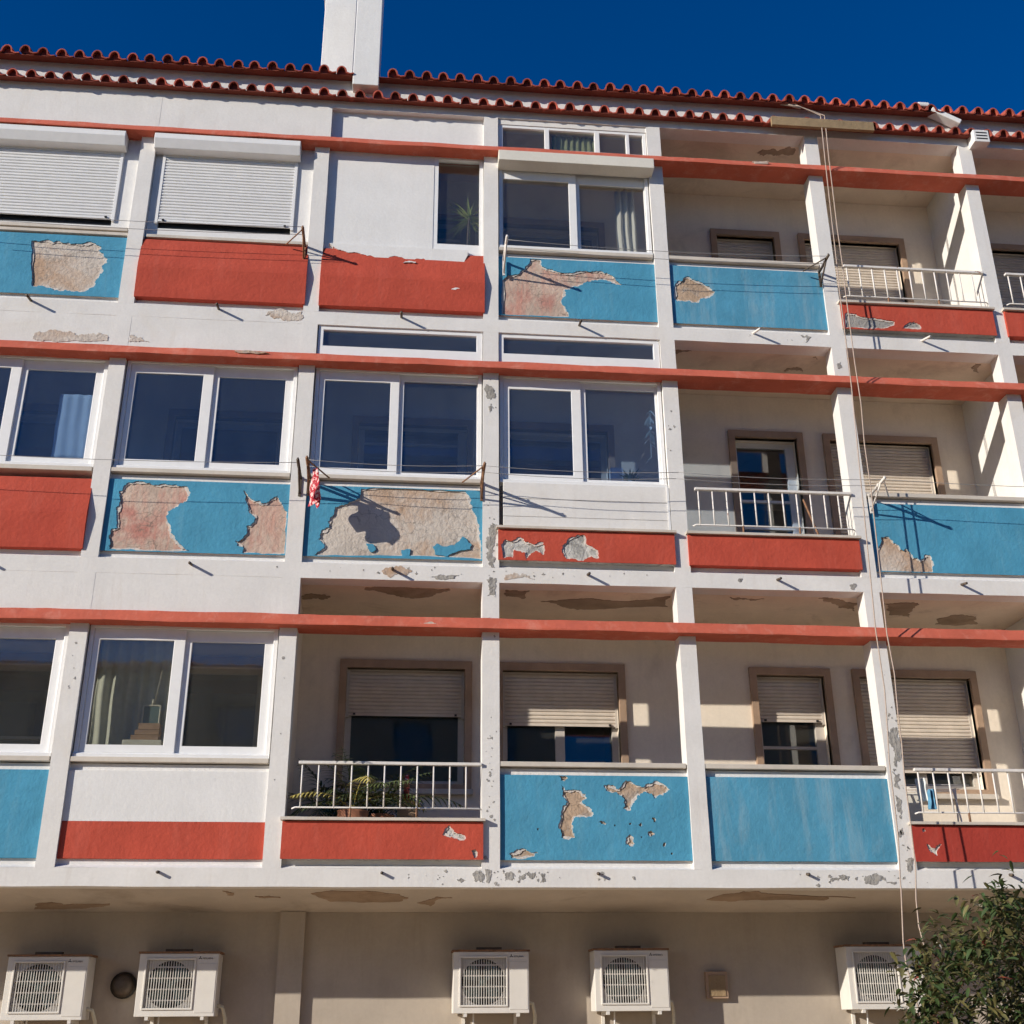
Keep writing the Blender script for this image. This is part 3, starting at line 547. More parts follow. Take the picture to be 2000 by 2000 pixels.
# windows in the back wall --------------------------------------------------------
def back_window(k, b, bottom, panes, door=False, smat='slat_beige', gmat='glass_clear', fmat='alu'):
    x0, x1, z0, z1 = opening(k, b); w = .076
    s_ = MB(); s_.plate(x0-w, x1+w, z0-(0 if door else .05), z1+.085, YB-.043, YB+.06, [(x0, x1, z0 if not door else z0-.1, z1)])
    so = s_.obj('window_surround', 'surround', B, bevel=.003)
    if not door: MB().box(x0-.09, x1+.09, YB-.075, YB+.05, z0-.105, z0-.052).obj('sill', 'marble', so, bevel=.004)
    f = MB(); hs2 = []
    n = panes; fw_ = .06
    if n == 2:
        mx = (x0+x1)/2; hs2 = [(x0+fw_, mx-.05, z0+fw_, z1-fw_), (mx+.05, x1-fw_, z0+fw_, z1-fw_)]
    elif door:
        hs2 = [(x0+fw_, x1-fw_-.04, z0+.08, z0+1.02), (x0+fw_, x1-fw_-.04, z0+1.05, z0+1.36), (x0+fw_, x1-fw_-.04, z0+1.39, z1-fw_)]
    else: hs2 = [(x0+fw_, x1-fw_, z0+fw_, z1-fw_)]
    f.plate(x0, x1, z0, z1, YB+.13, YB+.18, hs2); fo = f.obj('window', fmat, B)
    for qn, h in enumerate(hs2):
        if (k, b, qn) == (0, 2, 1): MB().prism([(YB+.150, h[2]-.006), (YB+.156, h[2]-.006), (YB+.276, h[3]+.006), (YB+.270, h[3]+.006)], h[0]-.006, h[1]+.006).obj('pane', gmat, fo, fix=True); continue   # tilted open
        MB().box(h[0]-.006, h[1]+.006, YB+.15, YB+.155, h[2]-.006, h[3]+.006).obj('pane', gmat, fo)
    if bottom is not None:
        shutter('roller_shutter', x0+.03, x1-.03, bottom, z1-.01, YB+.085, smat, 'alu')

# ------------------------------------------------------------------ bays
GAPS = {}
# storey 0
for b in range(I0, I1):
    for k in range(3):
        kind = {(0, -1): 'win_blue', (0, 0): 'win_white_red', (0, 1): 'rail', (0, 2): 'open_blue', (0, 3): 'open_blue', (0, 4): 'rail', (0, 5): 'open_blue', (0, 6): 'rail', (0, 7): 'open_blue',
                (1, -1): 'win_red', (1, 0): 'win_blue', (1, 1): 'win_blue_t', (1, 2): 'win_board', (1, 3): 'rail', (1, 4): 'open_blue', (1, 5): 'rail', (1, 6): 'open_blue', (1, 7): 'rail',
                (2, -1): 'shut_blue', (2, 0): 'shut_red', (2, 1): 'wall_red', (2, 2): 'win_box', (2, 3): 'open_blue', (2, 4): 'rail', (2, 5): 'rail', (2, 6): 'open_blue', (2, 7): 'rail'}.get((k, b))
        if kind is None: kind = ('win_blue', 'win_red', 'shut_red')[k] if (b % 2) else ('win_white_red', 'win_blue', 'shut_blue')[k]
        z = k*H; a, c = fx(b); up_ = (z+H) if k < 2 else TOPZ
        if kind == 'rail':
            low_red(k, b, 'red_deep' if b >= 4 and k == 0 else 'red'); railing(k, b)
        elif kind == 'open_blue':
            blue_parapet(k, b, 'blue_faded' if (k, b) in ((0, 3), (2, 3)) else 'blue')
        elif kind.startswith('win') and kind not in ('win_board', 'win_box'):
            if kind == 'win_red': bulge(k, b); coping(k, b, 1.075, -.002, .05); 
            elif kind == 'win_white_red':
                base_recess(k, b, 1.075)
                MB().prism([(.03, z+.56), (.03, z+1.01), (.07, z+1.01), (.07, z+.56)], a+.002, c-.002).obj('parapet_panel', 'white_clean', B, fix=True)
                MB().prism([(.0285, z+.237), (.0285, z+.5595), (.07, z+.5595), (.07, z+.237)], a+.002, c-.002, 24, .002).obj('painted_plinth', 'red', B, fix=True)
                coping(k, b)
            else:
                blue_parapet(k, b)
            if kind == 'win_blue_t':
                front_window(k, b, (z+1.13, z+2.40), (2.15, 2.84, z+1.23, z+2.25), (2.985, 3.762, z+1.21, z+2.29))
                transom(k, b, a+.012, c-.006, z+2.522, z+2.945)
                fill(k, b, z+2.945, z+H-.001)
            else:
                lx = b*W
                front_window(k, b, (z+1.13, z+2.40), (lx+.195, lx+.885, z+1.25, z+2.25), (lx+1.05, lx+1.735, z+1.25, z+2.25), mat='glass' if k else 'glass_clear')
                fill(k, b, z+2.515, z+H)
        elif kind == 'win_board':
            low_red(k, b)
            front_window(k, b, (z+1.115, z+2.40), (4.11, 4.78, z+1.23, z+2.235), (4.94, 5.70, z+1.20, z+2.285))
            for q, (q0, q1) in enumerate(((.603, .728), (.732, .928), (.932, 1.112))):
                MB().box(a+.045, c-.03, .012+q*.001, .05, z+q0, z+q1).obj('cladding_board', 'white', B, bevel=.004)
            MB().box(c-.03, c-.008, .002, .06, z+.60, z+1.112).obj('edge_trim', 'pvc', B)
            transom(k, b, a+.004, c-.006, z+2.522, z+2.945); fill(k, b, z+2.945, z+H-.001)
        elif kind == 'win_box':
            blue_parapet(k, b)
            front_window(k, b, (z+1.13, z+2.40), (4.05, 4.82, z+1.155, z+2.115), (4.95, 5.715, z+1.155, z+2.115), y=.03, mat='glass_clear')
            bx = MB().prism([(-.15, z+2.235), (-.155, z+2.37), (-.11, z+2.385), (.03, z+2.385), (.03, z+2.225)], 3.985, 5.81).obj('shutter_box', 'box_cream', B, bevel=.006, fix=True)
            transom(k, b, a+.004, c-.004, z+2.522, z+2.90, y=.03, cuts=[(4.05, 4.55), (4.605, 5.15), (5.21, 5.53), (5.57, 5.735)], zb=.05, zt=.04, mat='glass_clear')
            fill(k, b, z+2.90, TOPZ, .02)
        elif kind in ('shut_red', 'shut_blue'):
            lx = b*W
            if kind == 'shut_red': bulge(k, b)
            else: blue_parapet(k, b)
            front_shutter(k, b, z+1.25, z+2.20, lx+.20, lx+1.655)
            fill(k, b, z+2.515, TOPZ)
        elif kind == 'wall_red':
            bulge(k, b)
            fill(k, b, z+.995, z+2.39, .055, 'white_clean', 'infill_wall', a, 3.25, .1)
            MB().plate(3.25, c-.004, z+1.0, z+2.39, .06, .13, [(3.30, c-.045, z+1.17, z+2.36)]).obj('window_frame', 'pvc', B)
            MB().box(3.29, c-.04, .115, .12, z+1.16, z+2.37).obj('pane', 'glass_clear', B)
            jag = [(a+.06, z+1.06)]+[(a+.06+.1*q, z+.965+.02*math.sin(q*1.9)-.055*(q > 3)-.03*(q > 10)) for q in range(1, 16)]+[(a+1.62, z+1.06)]
            MB().sheet(rough(jag, .012, 3, 3), [], .002, .06).obj('white_paint_edge', 'white_clean', B, fix=True)
            for poly in ([(2.93, z+.83), (3.0, z+.84), (3.06, z+.835), (3.07, z+.85), (2.98, z+.855)],):
                MB().sheet(rough(poly, .008, 3, 6), [], -.024, .0).obj('paint_chip', 'white_clean', B, fix=True)
            MB().sheet(rough([(3.46, z+.505), (3.52, z+.50), (3.56, z+.515), (3.51, z+.525)], .006, 3, 8), [], -.0395, -.02).obj('paint_chip', 'white_clean', B, fix=True)
            fill(k, b, z+2.515, TOPZ+.03, .07, 'white_clean', 'infill_wall')

# back windows of the open bays (and what stands behind the enclosed ones)
for k in range(3):
    for b in range(I0, I1):
        if b == 3: back_window(k, b, {0: 1.834, 1: None, 2: 2*H+1.2}[k], 1, True, fmat='pvc' if k == 1 else 'alu')
        elif b == 4: back_window(k, b, {0: 1.30, 1: H+1.0, 2: 2*H+1.0}[k], 2)
        elif b == 1 and k == 0: back_window(k, b, 1.836, 1)
        elif b == 2 and k == 0: back_window(k, b, 1.76, 2)
        elif b >= 5: back_window(k, b, k*H+1.3, 2, b % 2 == 1)
        else: back_window(k, b, None, 1, b % 2 == 1)

# partitions inside the balconies
MB().box(1.915, 1.99, .2, YB, .17, H).obj('partition_wall', 'cream', B)
for k in range(3): MB().box(9.80, 9.90, .2, YB, k*H+.17, (k+1)*H if k < 2 else 8.774).obj('partition_wall', 'white', B)
for k in range(3): MB().box(13.66, 13.76, .2, YB, k*H+.17, (k+1)*H if k < 2 else 8.774).obj('partition_wall', 'white', B)

# drain spouts through the beams
def spout(x, z, L=.13, mat='dark_metal', dx=0, dz=0):
    MB().tube([(x, .03, z), (x+dx, -L, z+dz)], .014, 8).obj('drain_spout', mat, B)
for k in range(3):
    for b in range(I0, I1):
        x = b*W+W/2
        if k == 2: spout(x, k*H+.16-.02 if b < 2 else k*H+.14, .14, 'rail' if b >= 3 else 'dark_metal', .045 if b >= 3 else 0, -.03)
        elif k == 1: spout(x, k*H+.115, .11, 'dark_metal', 0, -.03)
        else: spout(x, k*H+.125, .055, 'dark_metal', 0, -.01)

# bare patches where paint has come off the white frame and the ceilings
for q, poly in enumerate(DATA['white']):
    xs = [p[0] for p in poly]; zs_ = [p[1] for p in poly]; big = min(max(xs)-min(xs), max(zs_)-min(zs_))
    MB().sheet(rough(poly, big*.30, 5, q), [], -.0035, .002).obj('bare_patch', 'cement' if q not in (0, 1, 2, 6, 7) else 'bare_pale', B, fix=True)
fl = MB(); rc = random.Random(9)
for cx, cz, sx, sz, n_ in ((3.75, .09, .35, .035, 40), (4.25, .08, .25, .035, 26), (7.2, .09, .35, .035, 40), (3.905, .6, .035, .35, 26), (3.905, 3.3, .035, .35, 34), (3.905, 1.1, .03, .3, 16), (7.83, 1.2, .035, .5, 40), (7.80, .4, .035, .25, 22), (3.905, 5.0, .03, .2, 12), (2.9, 3.0, .5, .03, 22), (4.8, 3.0, .5, .03, 20), (6.9, 5.9, .4, .03, 10), (5.85, 4.6, .03, .3, 8), (.0, 2.0, .03, .2, 10), (1.95, 1.0, .03, .5, 10)):
    for _ in range(n_):
        x_, z_ = cx+rc.gauss(0, sx), cz+rc.gauss(0, sz); s_ = rc.choice((.003, .004, .005, .007, .011))
        if rc.random() < .35: continue
        if sx > .1 and not .01 < z_ % 2.9 < .15: continue
        if sx < .1 and abs(x_-cx) > .07: continue
        fl.sheet([(x_+s_*math.cos(t_*.9)*rc.uniform(.3, 2.0), z_+s_*math.sin(t_*.9)*rc.uniform(.3, 2.0)) for t_ in range(7)], [], -.003, .002)
fo_ = fl.obj('paint_flecks', 'cement', B, fix=True); fo_['kind'] = 'stuff'
for poly in ([(1.20, 5.372), (1.33, 5.385), (1.50, 5.378), (1.56, 5.362), (1.44, 5.345), (1.25, 5.352)], [(7.02, 8.27), (7.22, 8.285), (7.21, 8.245), (7.05, 8.232)], [(3.2, 2.43), (3.32, 2.45), (3.38, 2.43), (3.28, 2.415)]):
    MB().sheet(rough(poly, .008, 3, 4), [], -.094, -.02).obj('bare_patch', 'bare_pale', B, fix=True)
for z, polys in DATA['ceil'].items():
    zz = {8.7: 8.774, 0.0: .004}.get(z, z+.004)
    for q, poly in enumerate(polys):
        if z: poly = [(p[0], min(max(p[1], .22), 1.15)) for p in poly]
        else: poly = [(p[0], min(.22+(p[1]-.22)*.45, 1.08)) for p in poly]
        pm = MB().flat(rough(poly, .05 if z else .03, 4, q+31), zz-.006, zz+.004)
        if not z: pm.v = [(v[0], v[1], v[2]-.122*(v[1]-.2)) for v in pm.v]      # the underside falls towards the wall
        pm.obj('bare_patch', 'cement_ceiling', B, fix=True)

# ------------------------------------------------------------------ eaves and roof
EW = MB().prism([(.0, TOPZ), (.0, 9.205), (.25, 9.205), (.25, TOPZ)], X0, X1).obj('eaves_wall', 'white', B, fix=True)
def tile_mesh(L, rise):
    """one clay tile course end: a barrel cover with the thick pan beside it; the barrel mouth is closed by mortar a little way in"""
    pr = []
    n = 10; r = .062; t = .014
    for q in range(n+1):
        an = math.pi*q/n; pr.append((-r*math.cos(an), .006+.088*math.sin(an)))
    pr += [(r+.035, -.012), (r+.078, -.004)]
    inner = [(r+.078, -.018), (r+.035, -.027)]
    for q in range(n, -1, -1):
        an = math.pi*q/n; inner.append((-(r-t)*math.cos(an), -.010+.090*math.sin(an)))
    prof = pr+inner; m = MB(); k = len(prof)
    vs = [(x, 0, z) for x, z in prof]+[(x, L, z+rise) for x, z in prof]
    fs = []
    for i in range(k): j = (i+1) % k; fs.append((i, j, k+j, k+i))
    h = len(pr)
    for e in (0, k):
        for i in range(h-1):
            a, b = i, i+1; c, d = k-1-i-1, k-1-i
            f = (e+a, e+b, e+c, e+d); fs.append(f if e == 0 else f[::-1])
    m.add(vs, fs, False); nb = len(m.f)
    m.add([(x, .05, z+rise*.05/L) for x, z in inner[2:]], [tuple(range(n+1))])
    me = m.mesh('tile'); me.materials.append(M['tile']); me.materials.append(M['mortar']); me.polygons[nb].material_index = 1
    b_ = bmesh.new(); b_.from_mesh(me); bmesh.ops.recalc_face_normals(b_, faces=b_.faces); b_.to_mesh(me); b_.free()
    return me
ridge = MB(); ridge.prism([(.02, 9.145), (.02, 9.165), (2.4, 10.0), (4.9, 9.2), (4.9, 9.05), (2.4, 9.85)], X0-.1, X1+.1); roof = ridge.obj('roof', 'tile', B, fix=True)
corr = MB()
me_up = tile_mesh(.42, .147); me_lo = tile_mesh(.145, .05)
rnd = random.Random(3)
def row(src, ph, pitch, y, z, par):
    q = math.ceil((X0-ph)/pitch)
    while ph+q*pitch < X1-.1:
        x = ph+q*pitch; q += 1
        if par is roof and 2.17 < x < 2.65: continue
        if x < -2.3 or x > 11.3:
            corr.add([(v.co.x+x, v.co.y+y, v.co.z+z) for v in src.vertices], [tuple(p.vertices) for p in src.polygons]); continue
        o = link('tile', src, None, par); o.location = (x+rnd.uniform(-.006, .006), y+rnd.uniform(-.012, .010), z+rnd.uniform(-.005, .005)); o.rotation_euler = (0, rnd.uniform(-.05, .05), rnd.uniform(-.03, .03))
MB().prism([(-.100, 8.853), (-.100, 8.860), (0, 8.893), (0, 8.880)], X0, X1, 70, .004, 4).obj('shadow_board', 'mortar', EW, fix=True)  # dark board added under the tiles to cast one continuous eave shadow
MB().prism([(-.140, 9.150), (-.140, 9.157), (0, 9.204), (0, 9.190)], X0, X1, 70, .004, 8).obj('shadow_board', 'mortar', roof, fix=True)  # same added board below the upper row, closing the gaps in its shadow
row(me_up, -.0824, .2007, -.160, 9.176, roof)
row(me_lo, .0673, .2078, -.115, 8.875, EW)
PITCH = .2007; nt_ = int((X1-X0)/PITCH)
co_ = corr.obj('end_tiles', 'tile', roof); co_['kind'] = 'stuff'
sl = MB()
for q in range(nt_):
    x = X0+.08+q*PITCH; n = 6
    vs = []
    for (y, z) in ((.30, 9.31), (2.4, 10.03)):
        for i in range(n+1): an = math.pi*i/n; vs.append((x-.066*math.cos(an), y, z+.07*math.sin(an)-.02))
    sl.add(vs, [(i, i+1, n+2+i, n+1+i) for i in range(n)], True)
so_ = sl.obj('slope_tiles', 'tile', roof); so_['kind'] = 'stuff'

# chimneys
ch = MB(); ch.box(2.262, 2.568, -.145, .25, 9.02, 11.0); c1 = ch.obj('chimney', 'white_clean', B, bevel=.008); MB().box(2.22, 2.61, -.19, .29, 11.0, 11.08).obj('cap', 'white_clean', c1)
ch = MB(); ch.box(1.80, 2.205, .60, 1.1, 9.3, 11.3); c2 = ch.obj('chimney', 'white_clean', B, bevel=.008); MB().box(1.76, 2.245, .56, 1.14, 11.3, 11.38).obj('cap', 'white_clean', c2)
# mortar bar and fillet across the eaves on the right
bar = MB(); 
P0, P1 = Vector((9.36, -.11, 9.215)), Vector((9.70, -.125, 9.02)); d = (P1-P0).normalized(); nrm = Vector((-d.z, 0, d.x))*-.035
vs = []
for p in (P0, P1):
    for s_, y in ((1, -.03), (-1, -.03), (-1, .10), (1, .10)): vs.append(p+nrm*s_+Vector((0, y, 0)))
bar.add(vs, [(0, 1, 2, 3), (7, 6, 5, 4), (0, 4, 5, 1), (1, 5, 6, 2), (2, 6, 7, 3), (3, 7, 4, 0)]); bar.obj('mortar_bar', 'white_clean', B, fix=True, bevel=.01)
MB().box(9.20, 9.36, -.12, .1, 9.265, 9.33).obj('mortar_fillet', 'white_clean', B, bevel=.02)
vb = MB(); vb.box(9.82, 10.02, -.16, .0, 8.72, 8.90); v_ = vb.obj('eaves_vent', 'white_clean', B, bevel=.008)
for q in range(3): MB().box(9.85, 9.99, -.164, -.158, 8.76+q*.045, 8.775+q*.045).obj('slot', 'black', v_)

# ------------------------------------------------------------------ things fixed to or standing on the building
pl = MB(); pl.prism([(-.36, 8.63), (-.36, 8.757), (-.315, 8.757), (-.315, 8.63)], 7.19, 8.46, 12, .004); tag(pl.obj('wooden_plank', 'wood', fix=True), 'weathered wooden plank hanging in front of the eaves tiles', 'plank')
po = bpy.data.objects['wooden_plank']; po.location.y = .195; po.location.x = .10; po.location.z = .155

for q, (pts, lab) in enumerate(zip(DATA['rope'], ('beige rope hanging from the eaves, left of the pair, down to the tree', 'beige rope hanging from the eaves, right of the pair, down to the tree'))):
    pts = [(p[0], p[1], p[2]) for p in pts]
    # smooth
    sm = []
    for i in range(len(pts)-1):
        a, b = Vector(pts[i]), Vector(pts[i+1])
        for t in (0, .33, .66): sm.append(a.lerp(b, t))
    sm.append(Vector(pts[-1])); 
    if q == 0: sm.append(Vector((sm[-1].x+.06, sm[-1].y-.1, -1.3)))
    else: sm.append(Vector((sm[-1].x+.05, sm[-1].y-.1, -1.0)))
    tag(MB().tube(sm, .0065, 6).obj('rope', 'rope'), lab, 'rope', 'ropes hanging from the eaves')
tag(MB().tube([(7.35, -.05, 9.22), (7.55, -.12, 9.14), (7.68, -.14, 9.08)], .014, 6).obj('tie_bar', 'rope'), 'short pale bar over the eaves tiles that the ropes hang from', 'bar')

def bracket(x, z, L, label, mat='dark_metal', side=1, tri=True):
    t = thing('clothesline_bracket', label, 'bracket', (x, 0, z), 'clothesline brackets')
    MB().box(x-.014, x+.014, -.012, .0, z-.20, z+.02).obj('mounting_plate', mat, t)
    MB().tube([(x, -.01, z), (x, -L, z+.012)], .016, 6).obj('arm', mat, t)
    MB().tube([(x, -.012, z-.17), (x, -L*.72, z)], .0105, 6).obj('brace', mat, t)
    for q in (.55, .97): MB().tube([(x, -L*q, z+.004), (x, -L*q, z+.036)], .008, 6).obj('hook', mat, t)
    if tri:
        MB().tube([(x, -L*.9, z+.01), (x-side*.20, -.03, z-.01)], .008, 6).obj('side_stay', mat, t)
    return t
bracket(1.835, 6.80, .33, 'rusty clothesline bracket left of the pillar between the two red top-floor panels', 'rust')
bracket(4.05, 6.74, .44, 'pale clothesline bracket at the left of the peeling blue top-floor panel', 'rail', tri=False)
bracket(7.70, 6.79, .33, 'clothesline bracket beside the pillar below the ropes on the top floor', 'dark_metal')
bracket(1.97, 3.97, .42, 'dark clothesline bracket on the pillar left of the red cloth', 'dark_metal', tri=False)
bracket(2.06, 3.98, .45, 'rusty clothesline bracket that carries the red flecked cloth', 'rust', side=-1)
bracket(3.81, 3.98, .45, 'orange rusty clothesline bracket at the right of the most peeled blue panel', 'rust')
bracket(7.93, 3.98, .44, 'pale clothesline bracket at the left of the blue middle-floor panel beside the ropes', 'rail', side=-1)

def line(x0, x1, y, z, sag, label):
    pts = []
    for q in range(13):
        t = q/12; pts.append((x0+(x1-x0)*t, y, z-sag*4*t*(1-t)))
    tag(MB().tube(pts, .0032, 5).obj('washing_line', 'wire'), label, 'washing line', 'washing lines in front of the parapets')
line(2.06, 3.81, -.34, 4.02, .03, 'outer washing line before the most peeled blue panel')
line(2.06, 3.81, -.20, 4.015, .03, 'inner washing line before the most peeled blue panel')
line(3.81, 5.80, -.34, 4.02, .03, 'outer washing line before the white clad middle-floor window')
line(3.81, 5.80, -.20, 4.015, .035, 'inner washing line before the white clad middle-floor window')
line(5.80, 7.93, -.34, 4.02, .03, 'outer washing line before the middle-floor railing')
line(5.80, 7.93, -.20, 4.015, .03, 'inner washing line before the middle-floor railing')
line(7.93, 11.2, -.34, 4.02, .03, 'outer washing line before the blue middle-floor panel at right')
line(-1.9, 1.835, -.31, 6.83, .04, 'outer washing line before the red top-floor panel at left')
line(-1.9, 1.835, -.18, 6.825, .04, 'inner washing line before the red top-floor panel at left')
line(4.05, 7.70, -.31, 6.80, .05, 'outer washing line before the two blue top-floor panels')
line(4.05, 7.70, -.18, 6.79, .05, 'inner washing line before the two blue top-floor panels')
line(-1.9, 1.97, -.33, 3.99, .04, 'outer washing line before the blue panel peeled at both ends')

# red cloth on the bracket
def cloth(name, x0, x1, z0, z1, y, mat, label, cat, folds=3, amp=.02, nx=18, nz=14, taper=.0, seed=0):
    m = MB(); vs = []
    for side in (0, 1):
        for j in range(nz+1):
            for i in range(nx+1):
                u, v = i/nx, j/nz
                w_ = 1-taper*(v)
                x = (x0+x1)/2+(u-.5)*(x1-x0)*w_+.010*noise.noise((v*3, u*2, seed))
                yy = y+amp*math.sin(u*folds*2*math.pi+v*1.2+seed)*(.5+.5*v)+.3*amp*noise.noise((u*4, v*4, seed+5))
                vs.append((x, yy+side*.004, z0+(z1-z0)*v+.008*noise.noise((u*3, v*5, seed+9))))
    n = (nx+1)*(nz+1); fs = []
    for j in range(nz):
        for i in range(nx):
            a = j*(nx+1)+i; fs.append((a, a+1, a+nx+2, a+nx+1)); fs.append((n+a, n+a+nx+1, n+a+nx+2, n+a+1))
    ring = [i for i in range(nx+1)]+[j*(nx+1)+nx for j in range(1, nz+1)]+[nz*(nx+1)+i for i in range(nx-1, -1, -1)]+[j*(nx+1) for j in range(nz-1, 0, -1)]
    for q in range(len(ring)): a, b = ring[q], ring[(q+1) % len(ring)]; fs.append((a, n+a, n+b, b))
    m.add(vs, fs, True); o = m.obj(name, mat, fix=True)
    return tag(o, label, cat)
m = MB(); vs = []; nx, nz = 16, 18          # hangs over the arm, its width running out from the wall
for side in (0, 1):
    for jj in range(nz+1):
        for ii in range(nx+1):
            u, v = ii/nx, jj/nz; wd = .20*(.55+.45*math.sin(math.pi*min(1, v*1.15+.18)))+.02*noise.noise((v*4, 1, 1))
            vs.append((2.14+.055*math.sin(u*9+v*2.5)*(1-v*.5)+.018*noise.noise((u*3, v*3, 2))+side*.006, -.27+(u-.5)*wd*1.25, 3.93-.36*(1-v)*(1-.18*noise.noise((u*3.2, 0, 6))-.10*abs(u-.4))))
n = (nx+1)*(nz+1); fs = []
for jj in range(nz):
    for ii in range(nx):
        a = jj*(nx+1)+ii; fs.append((a, a+1, a+nx+2, a+nx+1)); fs.append((n+a, n+a+nx+1, n+a+nx+2, n+a+1))
m.add(vs, fs, True); tag(m.obj('hanging_cloth', 'cloth_fleck'), 'red and white flecked cloth hanging from the bracket above the most peeled panel', 'cloth')

# things behind the panes ---------------------------------------------------------------
cloth('towel', -.60, -.25, 4.22, 4.97, .26, 'cloth_white', 'pale folded towel hanging behind the middle-floor pane at the left edge', 'towel', 3, .004, 30)
cloth('curtain', .12, .95, 1.2, 2.38, .42, 'curtain_grey', 'grey-green pleated curtain behind the pane with the broom', 'curtain', 7, .03, 70)
cloth('curtain', 5.42, 5.66, 6.9, 8.05, .30, 'curtain_white', 'white curtain bunched at the right of the top-floor window under the cream box', 'curtain', 3, .035, 36)
cloth('net_curtain', 4.65, 5.20, 8.32, 8.66, .12, 'cloth_green', 'green net curtain behind the small panes under the eaves', 'curtain', 8, .012, 60)
t = thing('broom', 'broom with pale stick leaning behind the first-floor pane at left', 'broom', (.70, .34, 1.30))
MB().tube([(.698, .345, 1.66), (.745, .36, 2.05)], .010, 6).obj('stick', 'plastic_cream', t)
MB().prism([(.33, 1.30), (.32, 1.36), (.34, 1.40), (.37, 1.36), (.37, 1.30)], .60, .80).obj('head', 'plastic_cream', t, fix=True)
t = thing('dustpan', 'grey-teal dustpan with cream rim standing on boxes behind the pane', 'dustpan', (.69, .33, 1.50))
MB().box(.622, .765, .318, .33, 1.50, 1.675).obj('tray', 'plastic_teal', t)
MB().plate(.608, .779, 1.49, 1.69, .31, .334, [(.622, .765, 1.504, 1.675)]).obj('rim', 'plastic_cream', t, bevel=.006)
MB().tube([(.694, .322, 1.68), (.70, .325, 1.74)], .012, 6).obj('handle', 'plastic_cream', t)
for q, (x0, x1, z0, z1, lb) in enumerate(((.605, .80, 1.435, 1.495, 'topmost'), (.575, .80, 1.385, 1.432, 'middle'), (.545, .80, 1.335, 1.382, 'lowest'))):
    t = thing('cardboard_box', 'brown flat cardboard box under the dustpan, %s of the three' % lb, 'box', (.69, .3, z0), 'stacked flat boxes')
    MB().box(x0, x1, .24, .36, z0, z1-.008).obj('body', 'cardboard', t, bevel=.003); MB().box(x0-.003, x1+.003, .237, .363, z1-.012, z1-.001).obj('lid', 'cardboard', t)
tag(MB().box(.48, .84, .20, .42, 1.10, 1.33).obj('cabinet', 'plastic_cream', bevel=.006), 'low cream cabinet under the flat boxes behind the pane', 'cabinet')

def blade(mb, p, d, up_, L, w, droop, n=5, fold=.25):
    """one long leaf, a folded strip"""
    d = Vector(d).normalized(); side = d.cross(Vector(up_))
    if side.length < 1e-4: side = Vector((1, 0, 0))
    side.normalize(); P = Vector(p); vs = []; fs = []
    for i in range(n+1):
        t = i/n; ww = w*math.sin(math.pi*min(1, .12+.88*t)**.8)*.5 if i < n else 0.0006
        nn = side.cross(d).normalized()
        vs += [P-side*ww+nn*ww*fold, P, P+side*ww+nn*ww*fold]
        d = (d+Vector((0, 0, -droop/n))).normalized(); P = P+d*(L/n)
    for i in range(n): a = 3*i; fs += [(a, a+1, a+4, a+3), (a+1, a+2, a+5, a+4)]
    mb.add(vs, fs, True)
rp = random.Random(11)
t = thing('potted_yucca', 'spiky yucca plant in the narrow open pane beside the white infill wall', 'plant', (3.655, .22, 6.10))
MB().tube([(3.655, .26, 6.07), (3.655, .26, 6.40)], .10, 14, .13).obj('pot', 'terracotta', t)
MB().tube([(3.655, .26, 6.36), (3.65, .22, 6.9), (3.665, .18, 7.42)], .018, 7, .014).obj('stem', 'bark', t)
ym = MB()
for q in range(46):
    a = rp.uniform(0, 2*math.pi); e = rp.uniform(-.5, 1.35)
    blade(ym, (3.665, .18, 7.36+rp.uniform(0, .1)), (math.cos(a)*math.cos(e), abs(math.sin(a))*math.cos(e)*.6-.02, math.sin(e)), (0, 0, 1), rp.uniform(.22, .36), .028, rp.uniform(.1, .7))
ym.obj('foliage', 'yucca', t)

def frond(mb, p, d, L, n, lw, ll, droop):
    P = Vector(p); d = Vector(d).normalized(); spine = [P.copy()]
    for i in range(n):
        tt = i/n; side = d.cross(Vector((0, 0, 1))).normalized()
        for s_ in (-1, 1):
            if i > 1: blade(mb, P, d*.75+side*s_*.8+Vector((0, 0, -.1)), (0, 0, 1), ll*math.sin(math.pi*(.15+.8*tt)), lw, .6, 3)
        d = (d+Vector((0, 0, -droop/n))).normalized(); P = P+d*(L/n); spine.append(P.copy())
    mb.tube(spine, .005, 5, .002)
def palm(x, y, z, label, seed, n, yellow, size=.6):
    z = .36
    r_ = random.Random(seed); t = thing('potted_palm', label, 'plant', (x, y, z), 'potted palms behind the railing')
    MB().tube([(x, y, z), (x, y, z+.34)], .11, 14, .15).obj('pot', 'terracotta', t)
    g_, yv = MB(), MB()
    for q in range(n):
        a = 2*math.pi*q/n+r_.uniform(-.3, .3); e = r_.uniform(.6, 1.35)
        frond(yv if q in yellow else g_, (x, y, z+.34), (math.cos(a)*math.cos(e), math.sin(a)*math.cos(e), math.sin(e)), size*r_.uniform(.8, 1.15), 14, .020, .20, r_.uniform(1.2, 2.0))
    g_.obj('fronds', 'palm_green', t)
    if yellow: yv.obj('yellowed_fronds', 'palm_yellow', t)
palm(2.64, .27, .40, 'potted palm with yellowed fronds behind the first-floor railing at left', 4, 12, (1, 4, 7, 9), .72)
palm(2.88, .52, .42, 'dark green potted palm, right of the three behind the first-floor railing', 8, 16, (3,), .78)
palm(2.42, .80, .42, 'dark arching palm at the back behind the first-floor railing', 12, 13, (), .80)
t = thing('bottle', 'red and pink bottle standing behind the first-floor railing beside the palms', 'bottle', (3.135, .7, .95))
